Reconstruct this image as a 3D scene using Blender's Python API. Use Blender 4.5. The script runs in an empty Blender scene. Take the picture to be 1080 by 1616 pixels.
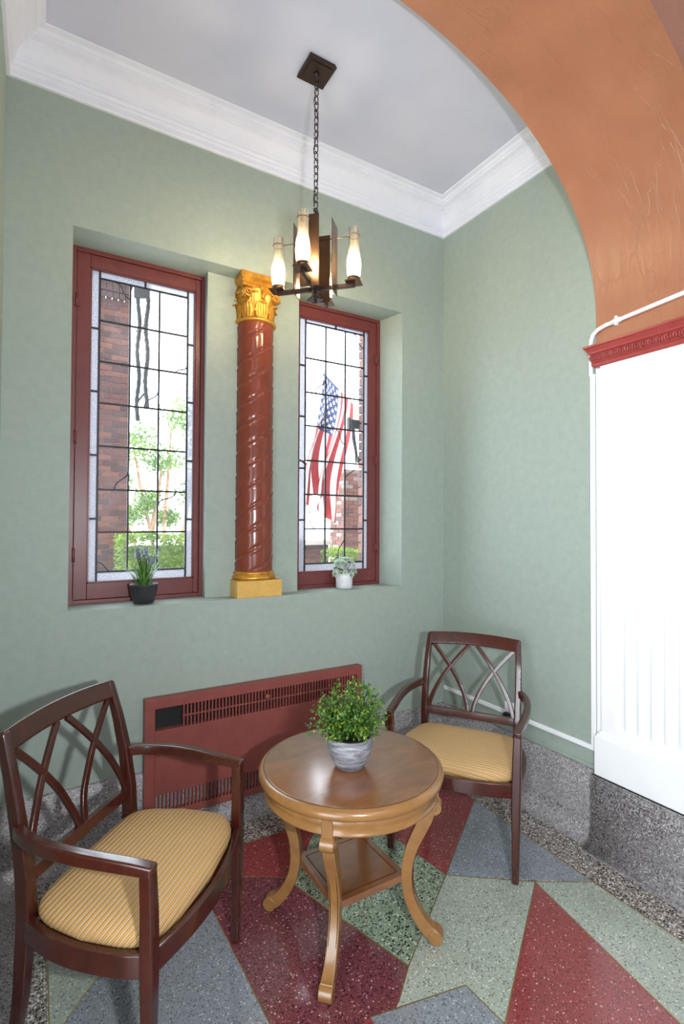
import bpy, math, random
from mathutils import Vector, Matrix
S = bpy.context.scene
COL = S.collection
PI = math.pi
R_ = math.radians

# ------------------------------------------------------------------ camera
F_PX, YAW, PITCH, ROLL = 809.4, R_(59.2664), R_(1.0008), R_(0.2978)
CAM = Vector((-2.4541, -2.7335, 1.6))
fw = Vector((math.cos(YAW)*math.cos(PITCH), math.sin(YAW)*math.cos(PITCH), math.sin(PITCH)))
rt = Vector((math.sin(YAW), -math.cos(YAW), 0))
up = rt.cross(fw)
rt2 = rt*math.cos(ROLL) + up*math.sin(ROLL)
up2 = -rt*math.sin(ROLL) + up*math.cos(ROLL)
cd = bpy.data.cameras.new('camera')
cd.sensor_fit = 'HORIZONTAL'; cd.sensor_width = 36.0; cd.lens = F_PX/1080*36.0
cd.clip_start = 0.02; cd.clip_end = 300
co = bpy.data.objects.new('camera', cd); COL.objects.link(co)
M3 = Matrix((rt2, up2, -fw)).transposed()
co.matrix_world = Matrix.Translation(CAM) @ M3.to_4x4()
S.camera = co

# ------------------------------------------------------------------ world, sun, flash, added lobby fill lights, exposure
W = bpy.data.worlds.new('overcast_sky'); S.world = W; W.use_nodes = True
bg = W.node_tree.nodes['Background']
bg.inputs[0].default_value = (0.86, 0.94, 1.0, 1); bg.inputs[1].default_value = 6.8

def light(name, kind, loc, energy, color=(1, 1, 1), size=0.1, aim=None, **kw):
    d = bpy.data.lights.new(name, kind); d.energy = energy; d.color = color
    if kind == 'AREA': d.shape = 'SQUARE'; d.size = size
    elif kind == 'SUN': d.angle = size
    else: d.shadow_soft_size = size
    o = bpy.data.objects.new(name, d); COL.objects.link(o); o.location = loc
    if aim is not None:
        o.rotation_euler = (Vector(aim)-Vector(loc)).to_track_quat('-Z', 'Y').to_euler()
    return o

light('sun', 'SUN', (2, -6, 12), 5.0, (1, 0.95, 0.86), R_(0.6), aim=(-0.2, 2.2, 0))
light('camera_flash', 'AREA', CAM + rt2*0.36 + up2*0.0, 34, (0.90, 0.96, 1.0), 0.07, aim=(-0.9, -0.3, 1.75))
light('lobby_fill_light', 'AREA', (-1.2, -4.4, 4.1), 12, (1.0, 0.96, 0.9), 0.9, aim=(-1.0, -2.5, 0))  # unseen fill light, added to brighten the alcove from behind the camera
light('lobby_fill_light', 'AREA', (-3.9, -3.6, 4.1), 8, (0.97, 0.98, 1.0), 0.9, aim=(-2.6, -2.0, 0))  # second added fill light, no fitting modelled

def portal(loc, aim, sx, sy):            # sampling portals in the real openings to the sky
    o = light('daylight_portal', 'AREA', loc, 1.0, size=1.0, aim=aim)
    o.data.shape = 'RECTANGLE'; o.data.size = sx; o.data.size_y = sy; o.data.cycles.is_portal = True
portal((-1.97, 0.37, 2.085), (-1.97, -1, 2.085), 0.72, 1.85)
portal((-0.74, 0.37, 2.085), (-0.74, -1, 2.085), 0.72, 1.85)
portal((-5.12, -3.9, 1.35), (0, -3.9, 1.35), 2.4, 2.7)
S.view_settings.view_transform = 'Standard'
S.view_settings.look = 'None'
S.view_settings.gamma = 1.0
S.view_settings.use_curve_mapping = False
S.view_settings.exposure = 0.40
S.cycles.use_denoising = True
S.cycles.max_bounces = 10
S.cycles.diffuse_bounces = 5
S.cycles.transparent_max_bounces = 24
S.cycles.sample_clamp_indirect = 6.0

# ------------------------------------------------------------------ node helpers
def srgb(r, g, b):
    def c(x):
        x /= 255.0
        return x/12.92 if x <= 0.04045 else ((x+0.055)/1.055)**2.4
    return (c(r), c(g), c(b), 1)

class NT:
    def __init__(s, name):
        s.m = bpy.data.materials.new(name); s.m.use_nodes = True
        s.t = s.m.node_tree; s.b = s.t.nodes['Principled BSDF']; s.out = s.t.nodes['Material Output']
    def n(s, ty, **kw):
        o = s.t.nodes.new(ty)
        for k, v in kw.items():
            if k.startswith('i_'):
                o.inputs[k[2:].replace('_', ' ')].default_value = v
            else: setattr(o, k, v)
        return o
    def l(s, a, b): s.t.links.new(a, b)
    def coord(s, scale=(1, 1, 1), src='Object', rot=(0, 0, 0)):
        tc = s.n('ShaderNodeTexCoord'); mp = s.n('ShaderNodeMapping')
        mp.inputs['Scale'].default_value = scale; mp.inputs['Rotation'].default_value = rot
        s.l(tc.outputs[src], mp.inputs['Vector']); return mp.outputs['Vector']
    def noise(s, vec, scale, detail=4, rough=0.55, dist=0.0):
        o = s.n('ShaderNodeTexNoise'); o.inputs['Scale'].default_value = scale
        o.inputs['Detail'].default_value = detail; o.inputs['Roughness'].default_value = rough
        o.inputs['Distortion'].default_value = dist
        s.l(vec, o.inputs['Vector']); return o
    def ramp(s, fac, stops, interp='LINEAR'):
        o = s.n('ShaderNodeValToRGB'); cr = o.color_ramp; cr.interpolation = interp
        while len(cr.elements) < len(stops): cr.elements.new(0.5)
        for e, (p, c) in zip(cr.elements, stops): e.position = p; e.color = c
        s.l(fac, o.inputs['Fac']); return o.outputs['Color']
    def mix(s, fac, a, b, mode='MIX'):
        o = s.n('ShaderNodeMix', data_type='RGBA', blend_type=mode)
        if isinstance(fac, float): o.inputs[0].default_value = fac
        else: s.l(fac, o.inputs[0])
        for i, v in ((6, a), (7, b)):
            if isinstance(v, tuple): o.inputs[i].default_value = v
            else: s.l(v, o.inputs[i])
        return o.outputs[2]
    def bump(s, h, strength, dist=0.002):
        o = s.n('ShaderNodeBump'); o.inputs['Strength'].default_value = strength
        o.inputs['Distance'].default_value = dist
        s.l(h, o.inputs['Height']); s.l(o.outputs['Normal'], s.b.inputs['Normal'])
    def set(s, base=None, rough=None, metal=None, spec=None, coat=None, coat_rough=None):
        if base is not None:
            if isinstance(base, tuple): s.b.inputs['Base Color'].default_value = base
            else: s.l(base, s.b.inputs['Base Color'])
        if rough is not None: s.b.inputs['Roughness'].default_value = rough
        if metal is not None: s.b.inputs['Metallic'].default_value = metal
        if spec is not None: s.b.inputs['Specular IOR Level'].default_value = spec
        if coat is not None: s.b.inputs['Coat Weight'].default_value = coat
        if coat_rough is not None: s.b.inputs['Coat Roughness'].default_value = coat_rough
        return s.m

def paint(name, a, b, scale=6, rough=0.6, bump=0.15, bscale=60, bdist=0.002, **kw):
    t = NT(name); v = t.coord()
    n1 = t.noise(v, scale, 6, 0.65)
    c = t.ramp(n1.outputs['Fac'], [(0.3, a), (0.7, b)])
    n2 = t.noise(v, bscale, 5)
    t.bump(n2.outputs['Fac'], bump, bdist)
    return t.set(c, rough, **kw)

def terrazzo(name, base, dark, lite, fd=0.22, fl=0.16, scale=95, rough=0.13, spec=0.75):
    t = NT(name); v = t.coord()
    def vor(sc):
        o = t.n('ShaderNodeTexVoronoi'); o.inputs['Scale'].default_value = sc; t.l(v, o.inputs['Vector']); return o
    v1, v2 = vor(scale), vor(scale*2.1)
    sep = t.n('ShaderNodeSeparateColor'); t.l(v1.outputs['Color'], sep.inputs[0])
    sep2 = t.n('ShaderNodeSeparateColor'); t.l(v2.outputs['Color'], sep2.inputs[0])
    nz = t.noise(v, 3.0, 4)
    bc = t.ramp(nz.outputs['Fac'], [(0.3, tuple(x*0.86 for x in base[:3])+(1,)), (0.7, tuple(min(1, x*1.12) for x in base[:3])+(1,))])
    def near(d, thr):
        m = t.n('ShaderNodeMath', operation='LESS_THAN'); t.l(d, m.inputs[0]); m.inputs[1].default_value = thr; return m.outputs[0]
    def sel(ch, lo, hi):
        a = t.n('ShaderNodeMath', operation='GREATER_THAN'); t.l(ch, a.inputs[0]); a.inputs[1].default_value = lo
        b = t.n('ShaderNodeMath', operation='LESS_THAN'); t.l(ch, b.inputs[0]); b.inputs[1].default_value = hi
        c = t.n('ShaderNodeMath', operation='MULTIPLY'); t.l(a.outputs[0], c.inputs[0]); t.l(b.outputs[0], c.inputs[1]); return c.outputs[0]
    def mul(a, b):
        c = t.n('ShaderNodeMath', operation='MULTIPLY'); t.l(a, c.inputs[0]); t.l(b, c.inputs[1]); return c.outputs[0]
    c1 = t.mix(mul(sel(sep2.outputs[0], 0.0, fd), near(v2.outputs['Distance'], 0.48)), bc, dark)
    c1 = t.mix(mul(sel(sep2.outputs[1], 0.0, fl), near(v2.outputs['Distance'], 0.48)), c1, lite)
    c2 = t.mix(mul(sel(sep.outputs[0], 0.0, fd), near(v1.outputs['Distance'], 0.5)), c1, dark)
    c2 = t.mix(mul(sel(sep.outputs[0], 1-fl, 1.0), near(v1.outputs['Distance'], 0.45)), c2, lite)
    return t.set(c2, rough, spec=spec)

def wood(name, a, b, rough=0.25, scale=(2, 14, 14), coat=0.4, axis_rot=(0, 0, 0), strength=0.35):
    t = NT(name); v = t.coord(scale, rot=axis_rot)
    n = t.noise(v, 3.0, 8, 0.62, 0.8)
    w = t.n('ShaderNodeTexWave', wave_type='BANDS', bands_direction='Y'); w.inputs['Scale'].default_value = 1.3
    w.inputs['Distortion'].default_value = 6; w.inputs['Detail'].default_value = 3; t.l(v, w.inputs['Vector'])
    m = t.mix(strength, n.outputs['Fac'], w.outputs['Fac'])
    c = t.ramp(m, [(0.2, a), (0.8, b)])
    return t.set(c, rough, coat=coat, coat_rough=0.12)

def plain(name, c, rough=0.5, metal=0.0, **kw):
    t = NT(name); v = t.coord()
    n = t.noise(v, 25, 4)
    cc = t.ramp(n.outputs['Fac'], [(0.25, tuple(x*0.86 for x in c[:3])+(1,)), (0.75, tuple(min(1, x*1.1) for x in c[:3])+(1,))])
    return t.set(cc, rough, metal, **kw)

def leafmat(name, a, b, trans=0.35, rough=0.45, scale=40):
    t = NT(name); v = t.coord(); n = t.noise(v, scale, 2)
    c = t.ramp(n.outputs['Fac'], [(0.35, a), (0.65, b)])
    t.set(c, rough)
    tr = t.n('ShaderNodeBsdfTranslucent'); t.l(c, tr.inputs['Color'])
    mx = t.n('ShaderNodeMixShader'); mx.inputs[0].default_value = trans
    t.l(t.b.outputs[0], mx.inputs[1]); t.l(tr.outputs[0], mx.inputs[2]); t.l(mx.outputs[0], t.out.inputs['Surface'])
    return t.m

def glassmat(name, tint=(0.97, 0.99, 1, 1), gloss=0.06, haze=0.0, bscale=0, bstr=0.0, hazecol=(0.9, 0.95, 1, 1), grough=0.02):
    t = NT(name)
    tp = t.n('ShaderNodeBsdfTransparent'); tp.inputs[0].default_value = tint
    gl = t.n('ShaderNodeBsdfGlossy'); gl.inputs['Roughness'].default_value = grough
    fr = t.n('ShaderNodeFresnel'); fr.inputs['IOR'].default_value = 1.35
    ml = t.n('ShaderNodeMath', operation='MULTIPLY'); t.l(fr.outputs[0], ml.inputs[0]); ml.inputs[1].default_value = gloss*10
    mx = t.n('ShaderNodeMixShader'); t.l(ml.outputs[0], mx.inputs[0])
    cur = tp.outputs[0]
    if haze > 0:
        tl = t.n('ShaderNodeBsdfTranslucent'); tl.inputs[0].default_value = hazecol
        v = t.coord(); n = t.noise(v, bscale or 120, 3)
        hz = t.ramp(n.outputs['Fac'], [(0.35, (haze*0.7,)*3+(1,)), (0.65, (min(1, haze*1.3),)*3+(1,))])
        m2 = t.n('ShaderNodeMixShader'); t.l(hz, m2.inputs[0]); t.l(cur, m2.inputs[1]); t.l(tl.outputs[0], m2.inputs[2]); cur = m2.outputs[0]
        bp = t.n('ShaderNodeBump'); bp.inputs['Strength'].default_value = bstr; bp.inputs['Distance'].default_value = 0.003
        t.l(n.outputs['Fac'], bp.inputs['Height']); t.l(bp.outputs[0], gl.inputs['Normal']); t.l(bp.outputs[0], tl.inputs['Normal'])
    t.l(cur, mx.inputs[1]); t.l(gl.outputs[0], mx.inputs[2]); t.l(mx.outputs[0], t.out.inputs['Surface'])
    return t.m

MAT = {}
MAT['wall'] = paint('sage_wall_paint', srgb(150, 163, 153), srgb(161, 173, 163), 22, 0.6, 0.25, 70)
MAT['ceiling'] = paint('white_ceiling_paint', srgb(198, 200, 217), srgb(207, 209, 225), 3, 0.7, 0.1, 50)
MAT['cornice'] = paint('white_cornice_paint', srgb(224, 226, 237), srgb(231, 233, 243), 8, 0.55, 0.08, 80)
MAT['white'] = paint('white_gloss_paint', srgb(240, 242, 244), srgb(247, 248, 249), 4, 0.35, 0.04, 40)
MAT['redframe'] = paint('oxblood_window_paint', srgb(102, 48, 47), srgb(116, 55, 53), 14, 0.38, 0.12, 50)
MAT['radiator'] = paint('oxblood_radiator_paint', srgb(128, 66, 60), srgb(144, 76, 68), 14, 0.42, 0.1, 90)
MAT['capred'] = paint('red_gloss_moulding_paint', srgb(152, 62, 60), srgb(170, 76, 72), 10, 0.25, 0.1, 60)
def mk_orange():
    t = NT('burnt_orange_gloss_paint')
    v = t.coord((1.0, 9.0, 1.0)); n = t.noise(v, 2.2, 7, 0.6, 1.4)
    v0 = t.coord(); n0 = t.noise(v0, 3.5, 5)
    c = t.ramp(n0.outputs['Fac'], [(0.3, srgb(158, 104, 76)), (0.7, srgb(174, 119, 89))])
    vw = t.n('ShaderNodeTexVoronoi', feature='DISTANCE_TO_EDGE'); vw.inputs['Scale'].default_value = 1.9
    vv = t.coord((1.0, 3.4, 0.8)); nn = t.noise(vv, 3, 4, 0.5)
    ad = t.n('ShaderNodeVectorMath', operation='MULTIPLY_ADD'); t.l(nn.outputs['Color'], ad.inputs[0]); ad.inputs[1].default_value = (0.7, 0.7, 0.7); t.l(vv, ad.inputs[2])
    t.l(ad.outputs[0], vw.inputs['Vector'])
    ed = t.ramp(vw.outputs['Distance'], [(0.0, (1, 1, 1, 1)), (0.02, (0, 0, 0, 1))])
    h = t.mix(0.2, n.outputs['Fac'], ed)
    t.bump(h, 0.6, 0.007)
    return t.set(c, 0.31, spec=0.5)
MAT['orange'] = mk_orange()
MAT['colred'] = paint('column_red_gloss', srgb(116, 54, 38), srgb(132, 64, 46), 9, 0.2, 0.05, 40)
def mk_gold():
    t = NT('gilded_plaster'); v = t.coord(); n = t.noise(v, 30, 5)
    c = t.ramp(n.outputs['Fac'], [(0.3, srgb(180, 122, 36)), (0.7, srgb(226, 172, 74))])
    t.bump(n.outputs['Fac'], 0.3, 0.003)
    return t.set(c, 0.34, 0.55)
MAT['gold'] = mk_gold()
MAT['goldpaint'] = paint('yellow_gold_paint', srgb(206, 160, 78), srgb(222, 178, 96), 20, 0.45, 0.1, 60)
MAT['border'] = terrazzo('terrazzo_black_white', srgb(140, 130, 120), srgb(50, 44, 42), srgb(222, 216, 210), 0.36, 0.28, 110)
MAT['base'] = terrazzo('terrazzo_grey_base', srgb(146, 142, 143), srgb(88, 85, 86), srgb(196, 192, 190), 0.28, 0.2, 130, 0.5)
MAT['t_red'] = terrazzo('terrazzo_red', srgb(146, 66, 66), srgb(104, 44, 46), srgb(214, 166, 158), 0.18, 0.035, 140)
MAT['t_purple'] = terrazzo('terrazzo_plum', srgb(118, 64, 70), srgb(70, 34, 40), srgb(200, 158, 158), 0.24, 0.06, 130)
MAT['t_blue'] = terrazzo('terrazzo_blue_grey', srgb(138, 144, 150), srgb(98, 104, 112), srgb(190, 196, 200), 0.2, 0.07, 140)
MAT['t_green'] = terrazzo('terrazzo_pale_green', srgb(164, 173, 158), srgb(110, 120, 108), srgb(212, 218, 204), 0.14, 0.1, 140)
MAT['t_dgreen'] = terrazzo('terrazzo_speckled_green', srgb(140, 156, 132), srgb(48, 58, 52), srgb(204, 212, 192), 0.30, 0.12, 105)
MAT['brass'] = plain('brass_strip', srgb(176, 150, 96), 0.35, 0.8)
MAT['mahogany'] = wood('mahogany_stain', srgb(50, 20, 15), srgb(78, 33, 23), 0.2, (7, 7, 2.0), 0.5, strength=0.0)
MAT['oak'] = wood('honey_wood_stain', srgb(128, 90, 48), srgb(156, 112, 64), 0.26, (3, 3, 6), 0.4, strength=0.0)
MAT['oaktop'] = wood('honey_wood_top', srgb(98, 54, 24), srgb(146, 90, 44), 0.34, (2.2, 6, 6), 0.7, (0, 0, R_(-32)), strength=0.04)
MAT['darkline'] = plain('dark_glaze_line', srgb(74, 42, 20), 0.4)
for k_ in ('oaktop',):
    b_ = MAT[k_].node_tree.nodes['Principled BSDF']; b_.inputs['Coat IOR'].default_value = 2.0; b_.inputs['Coat Weight'].default_value = 1.0; b_.inputs['Coat Roughness'].default_value = 0.2
MAT['bronze'] = plain('brushed_bronze', srgb(104, 80, 62), 0.32, 0.85)
MAT['darkbronze'] = plain('dark_bronze', srgb(66, 50, 44), 0.42, 0.6)
MAT['lead'] = plain('dark_lead', srgb(50, 48, 54), 0.5, 0.4)
MAT['black'] = plain('black_and_shade', srgb(22, 18, 18), 0.7)  # black parts, and the shade painted in behind the radiator grilles
MAT['pane'] = glassmat('clear_pane', gloss=0.015, haze=0.012, bscale=8, bstr=0.1)  # faint haze paints a pale glare veil over the view outside
MAT['texpane'] = glassmat('stippled_pane', tint=(0.55, 0.55, 0.6, 1), gloss=0.02, haze=0.6, bscale=170, bstr=0.8, hazecol=(0.42, 0.425, 0.45, 1))
def mk_pot():
    t = NT('grey_wash_ceramic'); n = t.noise(t.coord((4, 4, 26)), 2.6, 6, 0.65, 0.6)
    c = t.ramp(n.outputs['Fac'], [(0.34, srgb(78, 79, 86)), (0.5, srgb(122, 123, 130)), (0.66, srgb(176, 177, 182))])
    t.bump(n.outputs['Fac'], 0.3, 0.002); return t.set(c, 0.5)
MAT['greypot'] = mk_pot()
MAT['blackpot'] = plain('black_plastic', srgb(46, 47, 50), 0.42)
MAT['whitepot'] = plain('white_ceramic', srgb(222, 224, 228), 0.4)
MAT['soil'] = plain('dark_soil', srgb(48, 38, 28), 0.9)
MAT['leaf'] = leafmat('glossy_green_leaf', srgb(40, 80, 26), srgb(96, 140, 54), 0.25, 0.28)
MAT['leaf_y'] = leafmat('yellow_green_leaf', srgb(110, 150, 40), srgb(160, 180, 70), 0.3, 0.3)
MAT['blade'] = leafmat('grass_blade', srgb(50, 104, 40), srgb(120, 160, 76), 0.35, 0.4)
MAT['lavender'] = plain('lavender_petal', srgb(116, 98, 190), 0.6)
MAT['palebloom'] = plain('white_green_bloom', srgb(204, 220, 200), 0.6)
MAT['sage'] = leafmat('silver_sage_leaf', srgb(172, 192, 174), srgb(232, 238, 226), 0.35, 0.55)
MAT['stem'] = plain('green_stem', srgb(70, 88, 40), 0.6)
MAT['treeleaf'] = leafmat('bright_tree_leaf', srgb(70, 106, 46), srgb(130, 158, 82), 0.5, 0.5, 3)
MAT['hedgeleaf'] = leafmat('hedge_leaf', srgb(88, 122, 34), srgb(148, 170, 66), 0.45, 0.5, 6)
MAT['bark'] = paint('pale_bark', srgb(150, 116, 92), srgb(196, 164, 138), 12, 0.8, 0.4, 40)
MAT['concrete'] = paint('pale_concrete', srgb(196, 194, 190), srgb(214, 212, 208), 2, 0.85, 0.2, 30)
MAT['brick1'] = paint('brick_red_brown', srgb(92, 58, 54), srgb(112, 72, 66), 30, 0.85, 0.5, 120)
MAT['brick2'] = paint('brick_dark', srgb(74, 50, 50), srgb(92, 62, 60), 30, 0.85, 0.5, 120)
MAT['brick3'] = paint('brick_orange', srgb(112, 72, 62), srgb(132, 88, 74), 30, 0.85, 0.5, 120)
MAT['mortar'] = paint('mortar', srgb(136, 122, 116), srgb(152, 140, 132), 30, 0.9, 0.4, 90)
MAT['iron'] = plain('black_iron', srgb(40, 38, 40), 0.5, 0.3)
MAT['f_red'] = leafmat('flag_red', srgb(178, 34, 44), srgb(190, 42, 50), 0.35, 0.7)
MAT['f_white'] = leafmat('flag_white', srgb(228, 226, 226), srgb(238, 236, 236), 0.4, 0.7)
MAT['f_blue'] = leafmat('flag_blue', srgb(36, 44, 92), srgb(44, 54, 106), 0.25, 0.7)
def mk_fabric():
    t = NT('striped_corduroy_fabric')
    tc = t.n('ShaderNodeTexCoord'); sp = t.n('ShaderNodeSeparateXYZ'); t.l(tc.outputs['Object'], sp.inputs[0])
    ya = t.n('ShaderNodeMath', operation='MULTIPLY_ADD'); t.l(sp.outputs[2], ya.inputs[0]); ya.inputs[1].default_value = 0.9; t.l(sp.outputs[1], ya.inputs[2])
    m = t.n('ShaderNodeMath', operation='MULTIPLY'); t.l(ya.outputs[0], m.inputs[0]); m.inputs[1].default_value = 1/0.0175
    fr = t.n('ShaderNodeMath', operation='FRACT'); t.l(m.outputs[0], fr.inputs[0])
    c = t.ramp(fr.outputs[0], [(0.0, srgb(166, 126, 74)), (0.2, srgb(198, 154, 92)), (0.55, srgb(204, 160, 98)), (0.72, srgb(170, 132, 82)),
                               (0.77, srgb(92, 72, 60)), (0.84, srgb(228, 212, 184)), (0.94, srgb(220, 200, 164)), (1.0, srgb(146, 114, 76))])
    h = t.ramp(fr.outputs[0], [(0.0, (0.1,)*3+(1,)), (0.35, (1,)*3+(1,)), (0.72, (0.25,)*3+(1,)), (0.8, (0, 0, 0, 1)), (1.0, (0.1,)*3+(1,))])
    nz = t.noise(t.coord(), 400, 2)
    hh = t.mix(0.15, h, nz.outputs['Fac'])
    t.bump(hh, 0.7, 0.004)
    return t.set(c, 0.75, spec=0.25)
MAT['fabric'] = mk_fabric()
def mk_bulb():
    t = NT('lit_bulb'); t.b.inputs['Base Color'].default_value = (1, 0.9, 0.7, 1)
    t.b.inputs['Emission Color'].default_value = (1.0, 0.80, 0.52, 1); t.b.inputs['Emission Strength'].default_value = 560
    return t.m
MAT['bulb'] = mk_bulb()
def mk_seed():                      # clear seeded glass, whitened towards the foot to paint in the bulb's glow
    t = NT('seeded_glass')
    tp = t.n('ShaderNodeBsdfTransparent'); tp.inputs[0].default_value = (0.97, 0.95, 0.91, 1)
    tl = t.n('ShaderNodeBsdfTranslucent'); tl.inputs[0].default_value = (1, 0.95, 0.86, 1)
    tc = t.n('ShaderNodeTexCoord'); sp = t.n('ShaderNodeSeparateXYZ'); t.l(tc.outputs['Object'], sp.inputs[0])
    mr = t.n('ShaderNodeMapRange'); t.l(sp.outputs[2], mr.inputs[0])
    for i, v in ((1, -1.03), (2, -0.93), (3, 0.6), (4, 0.02)): mr.inputs[i].default_value = v
    n = t.noise(t.coord(), 240, 2); sd = t.ramp(n.outputs['Fac'], [(0.5, (0, 0, 0, 1)), (0.62, (0.12, 0.12, 0.12, 1))])
    ad = t.n('ShaderNodeMath', operation='ADD', use_clamp=True); t.l(mr.outputs[0], ad.inputs[0]); t.l(sd, ad.inputs[1])
    m1 = t.n('ShaderNodeMixShader'); t.l(ad.outputs[0], m1.inputs[0]); t.l(tp.outputs[0], m1.inputs[1]); t.l(tl.outputs[0], m1.inputs[2])
    gl = t.n('ShaderNodeBsdfGlossy'); gl.inputs['Roughness'].default_value = 0.06
    lw_ = t.n('ShaderNodeLayerWeight'); lw_.inputs['Blend'].default_value = 0.25
    m2 = t.n('ShaderNodeMixShader'); t.l(lw_.outputs['Facing'], m2.inputs[0]); t.l(m1.outputs[0], m2.inputs[1]); t.l(gl.outputs[0], m2.inputs[2])
    t.l(m2.outputs[0], t.out.inputs['Surface']); return t.m
MAT['seedglass'] = mk_seed()

# ------------------------------------------------------------------ mesh builder
class MB:
    def __init__(s): s.v = []; s.f = []; s.mi = []; s.sm = []
    def add(s, vs, fs, mi=0, smooth=False):
        o = len(s.v); s.v += [tuple(x) for x in vs]
        for f in fs: s.f.append(tuple(i+o for i in f)); s.mi.append(mi); s.sm.append(smooth)
        return s
    def box(s, x0, x1, y0, y1, z0, z1, mi=0):
        v = [(x0, y0, z0), (x1, y0, z0), (x1, y1, z0), (x0, y1, z0), (x0, y0, z1), (x1, y0, z1), (x1, y1, z1), (x0, y1, z1)]
        return s.add(v, [(0, 3, 2, 1), (4, 5, 6, 7), (0, 1, 5, 4), (1, 2, 6, 5), (2, 3, 7, 6), (3, 0, 4, 7)], mi)
    def prism(s, poly, z0, z1, mi=0):          # polygon in xy (ccw)
        n = len(poly); v = [(x, y, z0) for x, y in poly]+[(x, y, z1) for x, y in poly]
        f = [tuple(range(n-1, -1, -1)), tuple(range(n, 2*n))]+[(i, (i+1) % n, n+(i+1) % n, n+i) for i in range(n)]
        return s.add(v, f, mi)
    def loft(s, rings, closed=True, caps=True, mi=0, smooth=True):
        n = len(rings[0]); v = [p for r in rings for p in r]; f = []
        for i in range(len(rings)-1):
            for j in range(n if closed else n-1):
                a, b = i*n+j, i*n+(j+1) % n
                f.append((a, b, b+n, a+n))
        if caps and closed:
            f.append(tuple(range(n-1, -1, -1))); k = (len(rings)-1)*n; f.append(tuple(range(k, k+n)))
        return s.add(v, f, mi, smooth)
    def lathe(s, prof, n=32, c=(0, 0, 0), mi=0, smooth=True, caps=True):
        rings = [[(c[0]+r*math.cos(2*PI*j/n), c[1]+r*math.sin(2*PI*j/n), c[2]+z) for j in range(n)] for r, z in prof]
        return s.loft(rings, True, caps, mi, smooth)
    def tube(s, path, rad, n=8, mi=0, smooth=True, caps=True):
        path = [Vector(p) for p in path]; rings = []
        prev = None
        for i, p in enumerate(path):
            t = (path[min(i+1, len(path)-1)]-path[max(i-1, 0)]).normalized()
            if prev is None:
                a = Vector((0, 0, 1)) if abs(t.z) < 0.9 else Vector((1, 0, 0))
                prev = (a-t*a.dot(t)).normalized()
            else:
                prev = (prev-t*prev.dot(t)).normalized()
            b = t.cross(prev); r = rad[i] if isinstance(rad, (list, tuple)) else rad
            rings.append([tuple(p+prev*r*math.cos(2*PI*j/n)+b*r*math.sin(2*PI*j/n)) for j in range(n)])
        return s.loft(rings, True, caps, mi, smooth)
    def bar(s, path, wid, hgt, side, mi=0, smooth=False, sub=1):   # rectangular section; side(i) = direction of width
        path = [Vector(p) for p in path]; rings = []
        if sub > 1:                                   # Catmull-Rom resampling
            n = len(path); wl = wid if isinstance(wid, (list, tuple)) else [wid]*n; hl = hgt if isinstance(hgt, (list, tuple)) else [hgt]*n
            q, w2, h2 = [], [], []
            for i in range(n-1):
                a, b, c, d = path[max(i-1, 0)], path[i], path[i+1], path[min(i+2, n-1)]
                for k in range(sub):
                    t = k/sub; q.append(0.5*((2*b)+(c-a)*t+(2*a-5*b+4*c-d)*t*t+(3*b-a-3*c+d)*t**3)); w2.append(wl[i]+(wl[i+1]-wl[i])*t); h2.append(hl[i]+(hl[i+1]-hl[i])*t)
            path, wid, hgt = q+[path[-1]], w2+[wl[-1]], h2+[hl[-1]]
        for i, p in enumerate(path):
            t = (path[min(i+1, len(path)-1)]-path[max(i-1, 0)]).normalized()
            sd = Vector(side(i) if callable(side) else side); sd = (sd-t*sd.dot(t)).normalized()
            u = t.cross(sd)
            w = (wid[i] if isinstance(wid, (list, tuple)) else wid)/2; h = (hgt[i] if isinstance(hgt, (list, tuple)) else hgt)/2
            rings.append([tuple(p+sd*a*w+u*b*h) for a, b in ((-1, -1), (1, -1), (1, 1), (-1, 1))])
        return s.loft(rings, True, True, mi, smooth)
    def torus(s, c, R, r, axis='Z', n=20, m=8, mi=0, sx=1.0, M=None):
        rings = []
        for i in range(n+1):
            a = 2*PI*i/n
            ring = []
            for j in range(m):
                b = 2*PI*j/m
                p = Vector(((R+r*math.cos(b))*math.cos(a)*sx, (R+r*math.cos(b))*math.sin(a), r*math.sin(b)))
                if M is not None: p = M @ p
                ring.append(tuple(Vector(c)+p))
            rings.append(ring)
        return s.loft(rings, True, False, mi, True)
    def leaf(s, p, d, nrm, L, Wd, mi=0, fold=0.25, curl=0.0):
        p = Vector(p); d = Vector(d).normalized(); nrm = Vector(nrm); sd = d.cross(nrm)
        if sd.length < 1e-4: sd = d.orthogonal()
        sd.normalize(); n2 = sd.cross(d)
        a = p; b = p+d*L*0.5-n2*curl*L*0.3; c = p+d*L-n2*curl*L
        return s.add([a, b+sd*Wd*0.5+n2*Wd*fold, c, b-sd*Wd*0.5+n2*Wd*fold, b], [(0, 4, 1), (1, 4, 2), (0, 3, 4), (3, 2, 4)], mi, False)
    def mesh(s, name, mats, off=(0, 0, 0)):
        me = bpy.data.meshes.new(name)
        ox, oy, oz = off
        me.from_pydata([(x-ox, y-oy, z-oz) for x, y, z in s.v], [], s.f)
        for m in (mats if isinstance(mats, (list, tuple)) else [mats]): me.materials.append(MAT[m])
        me.polygons.foreach_set('material_index', s.mi); me.polygons.foreach_set('use_smooth', s.sm); me.update()
        return me
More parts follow.
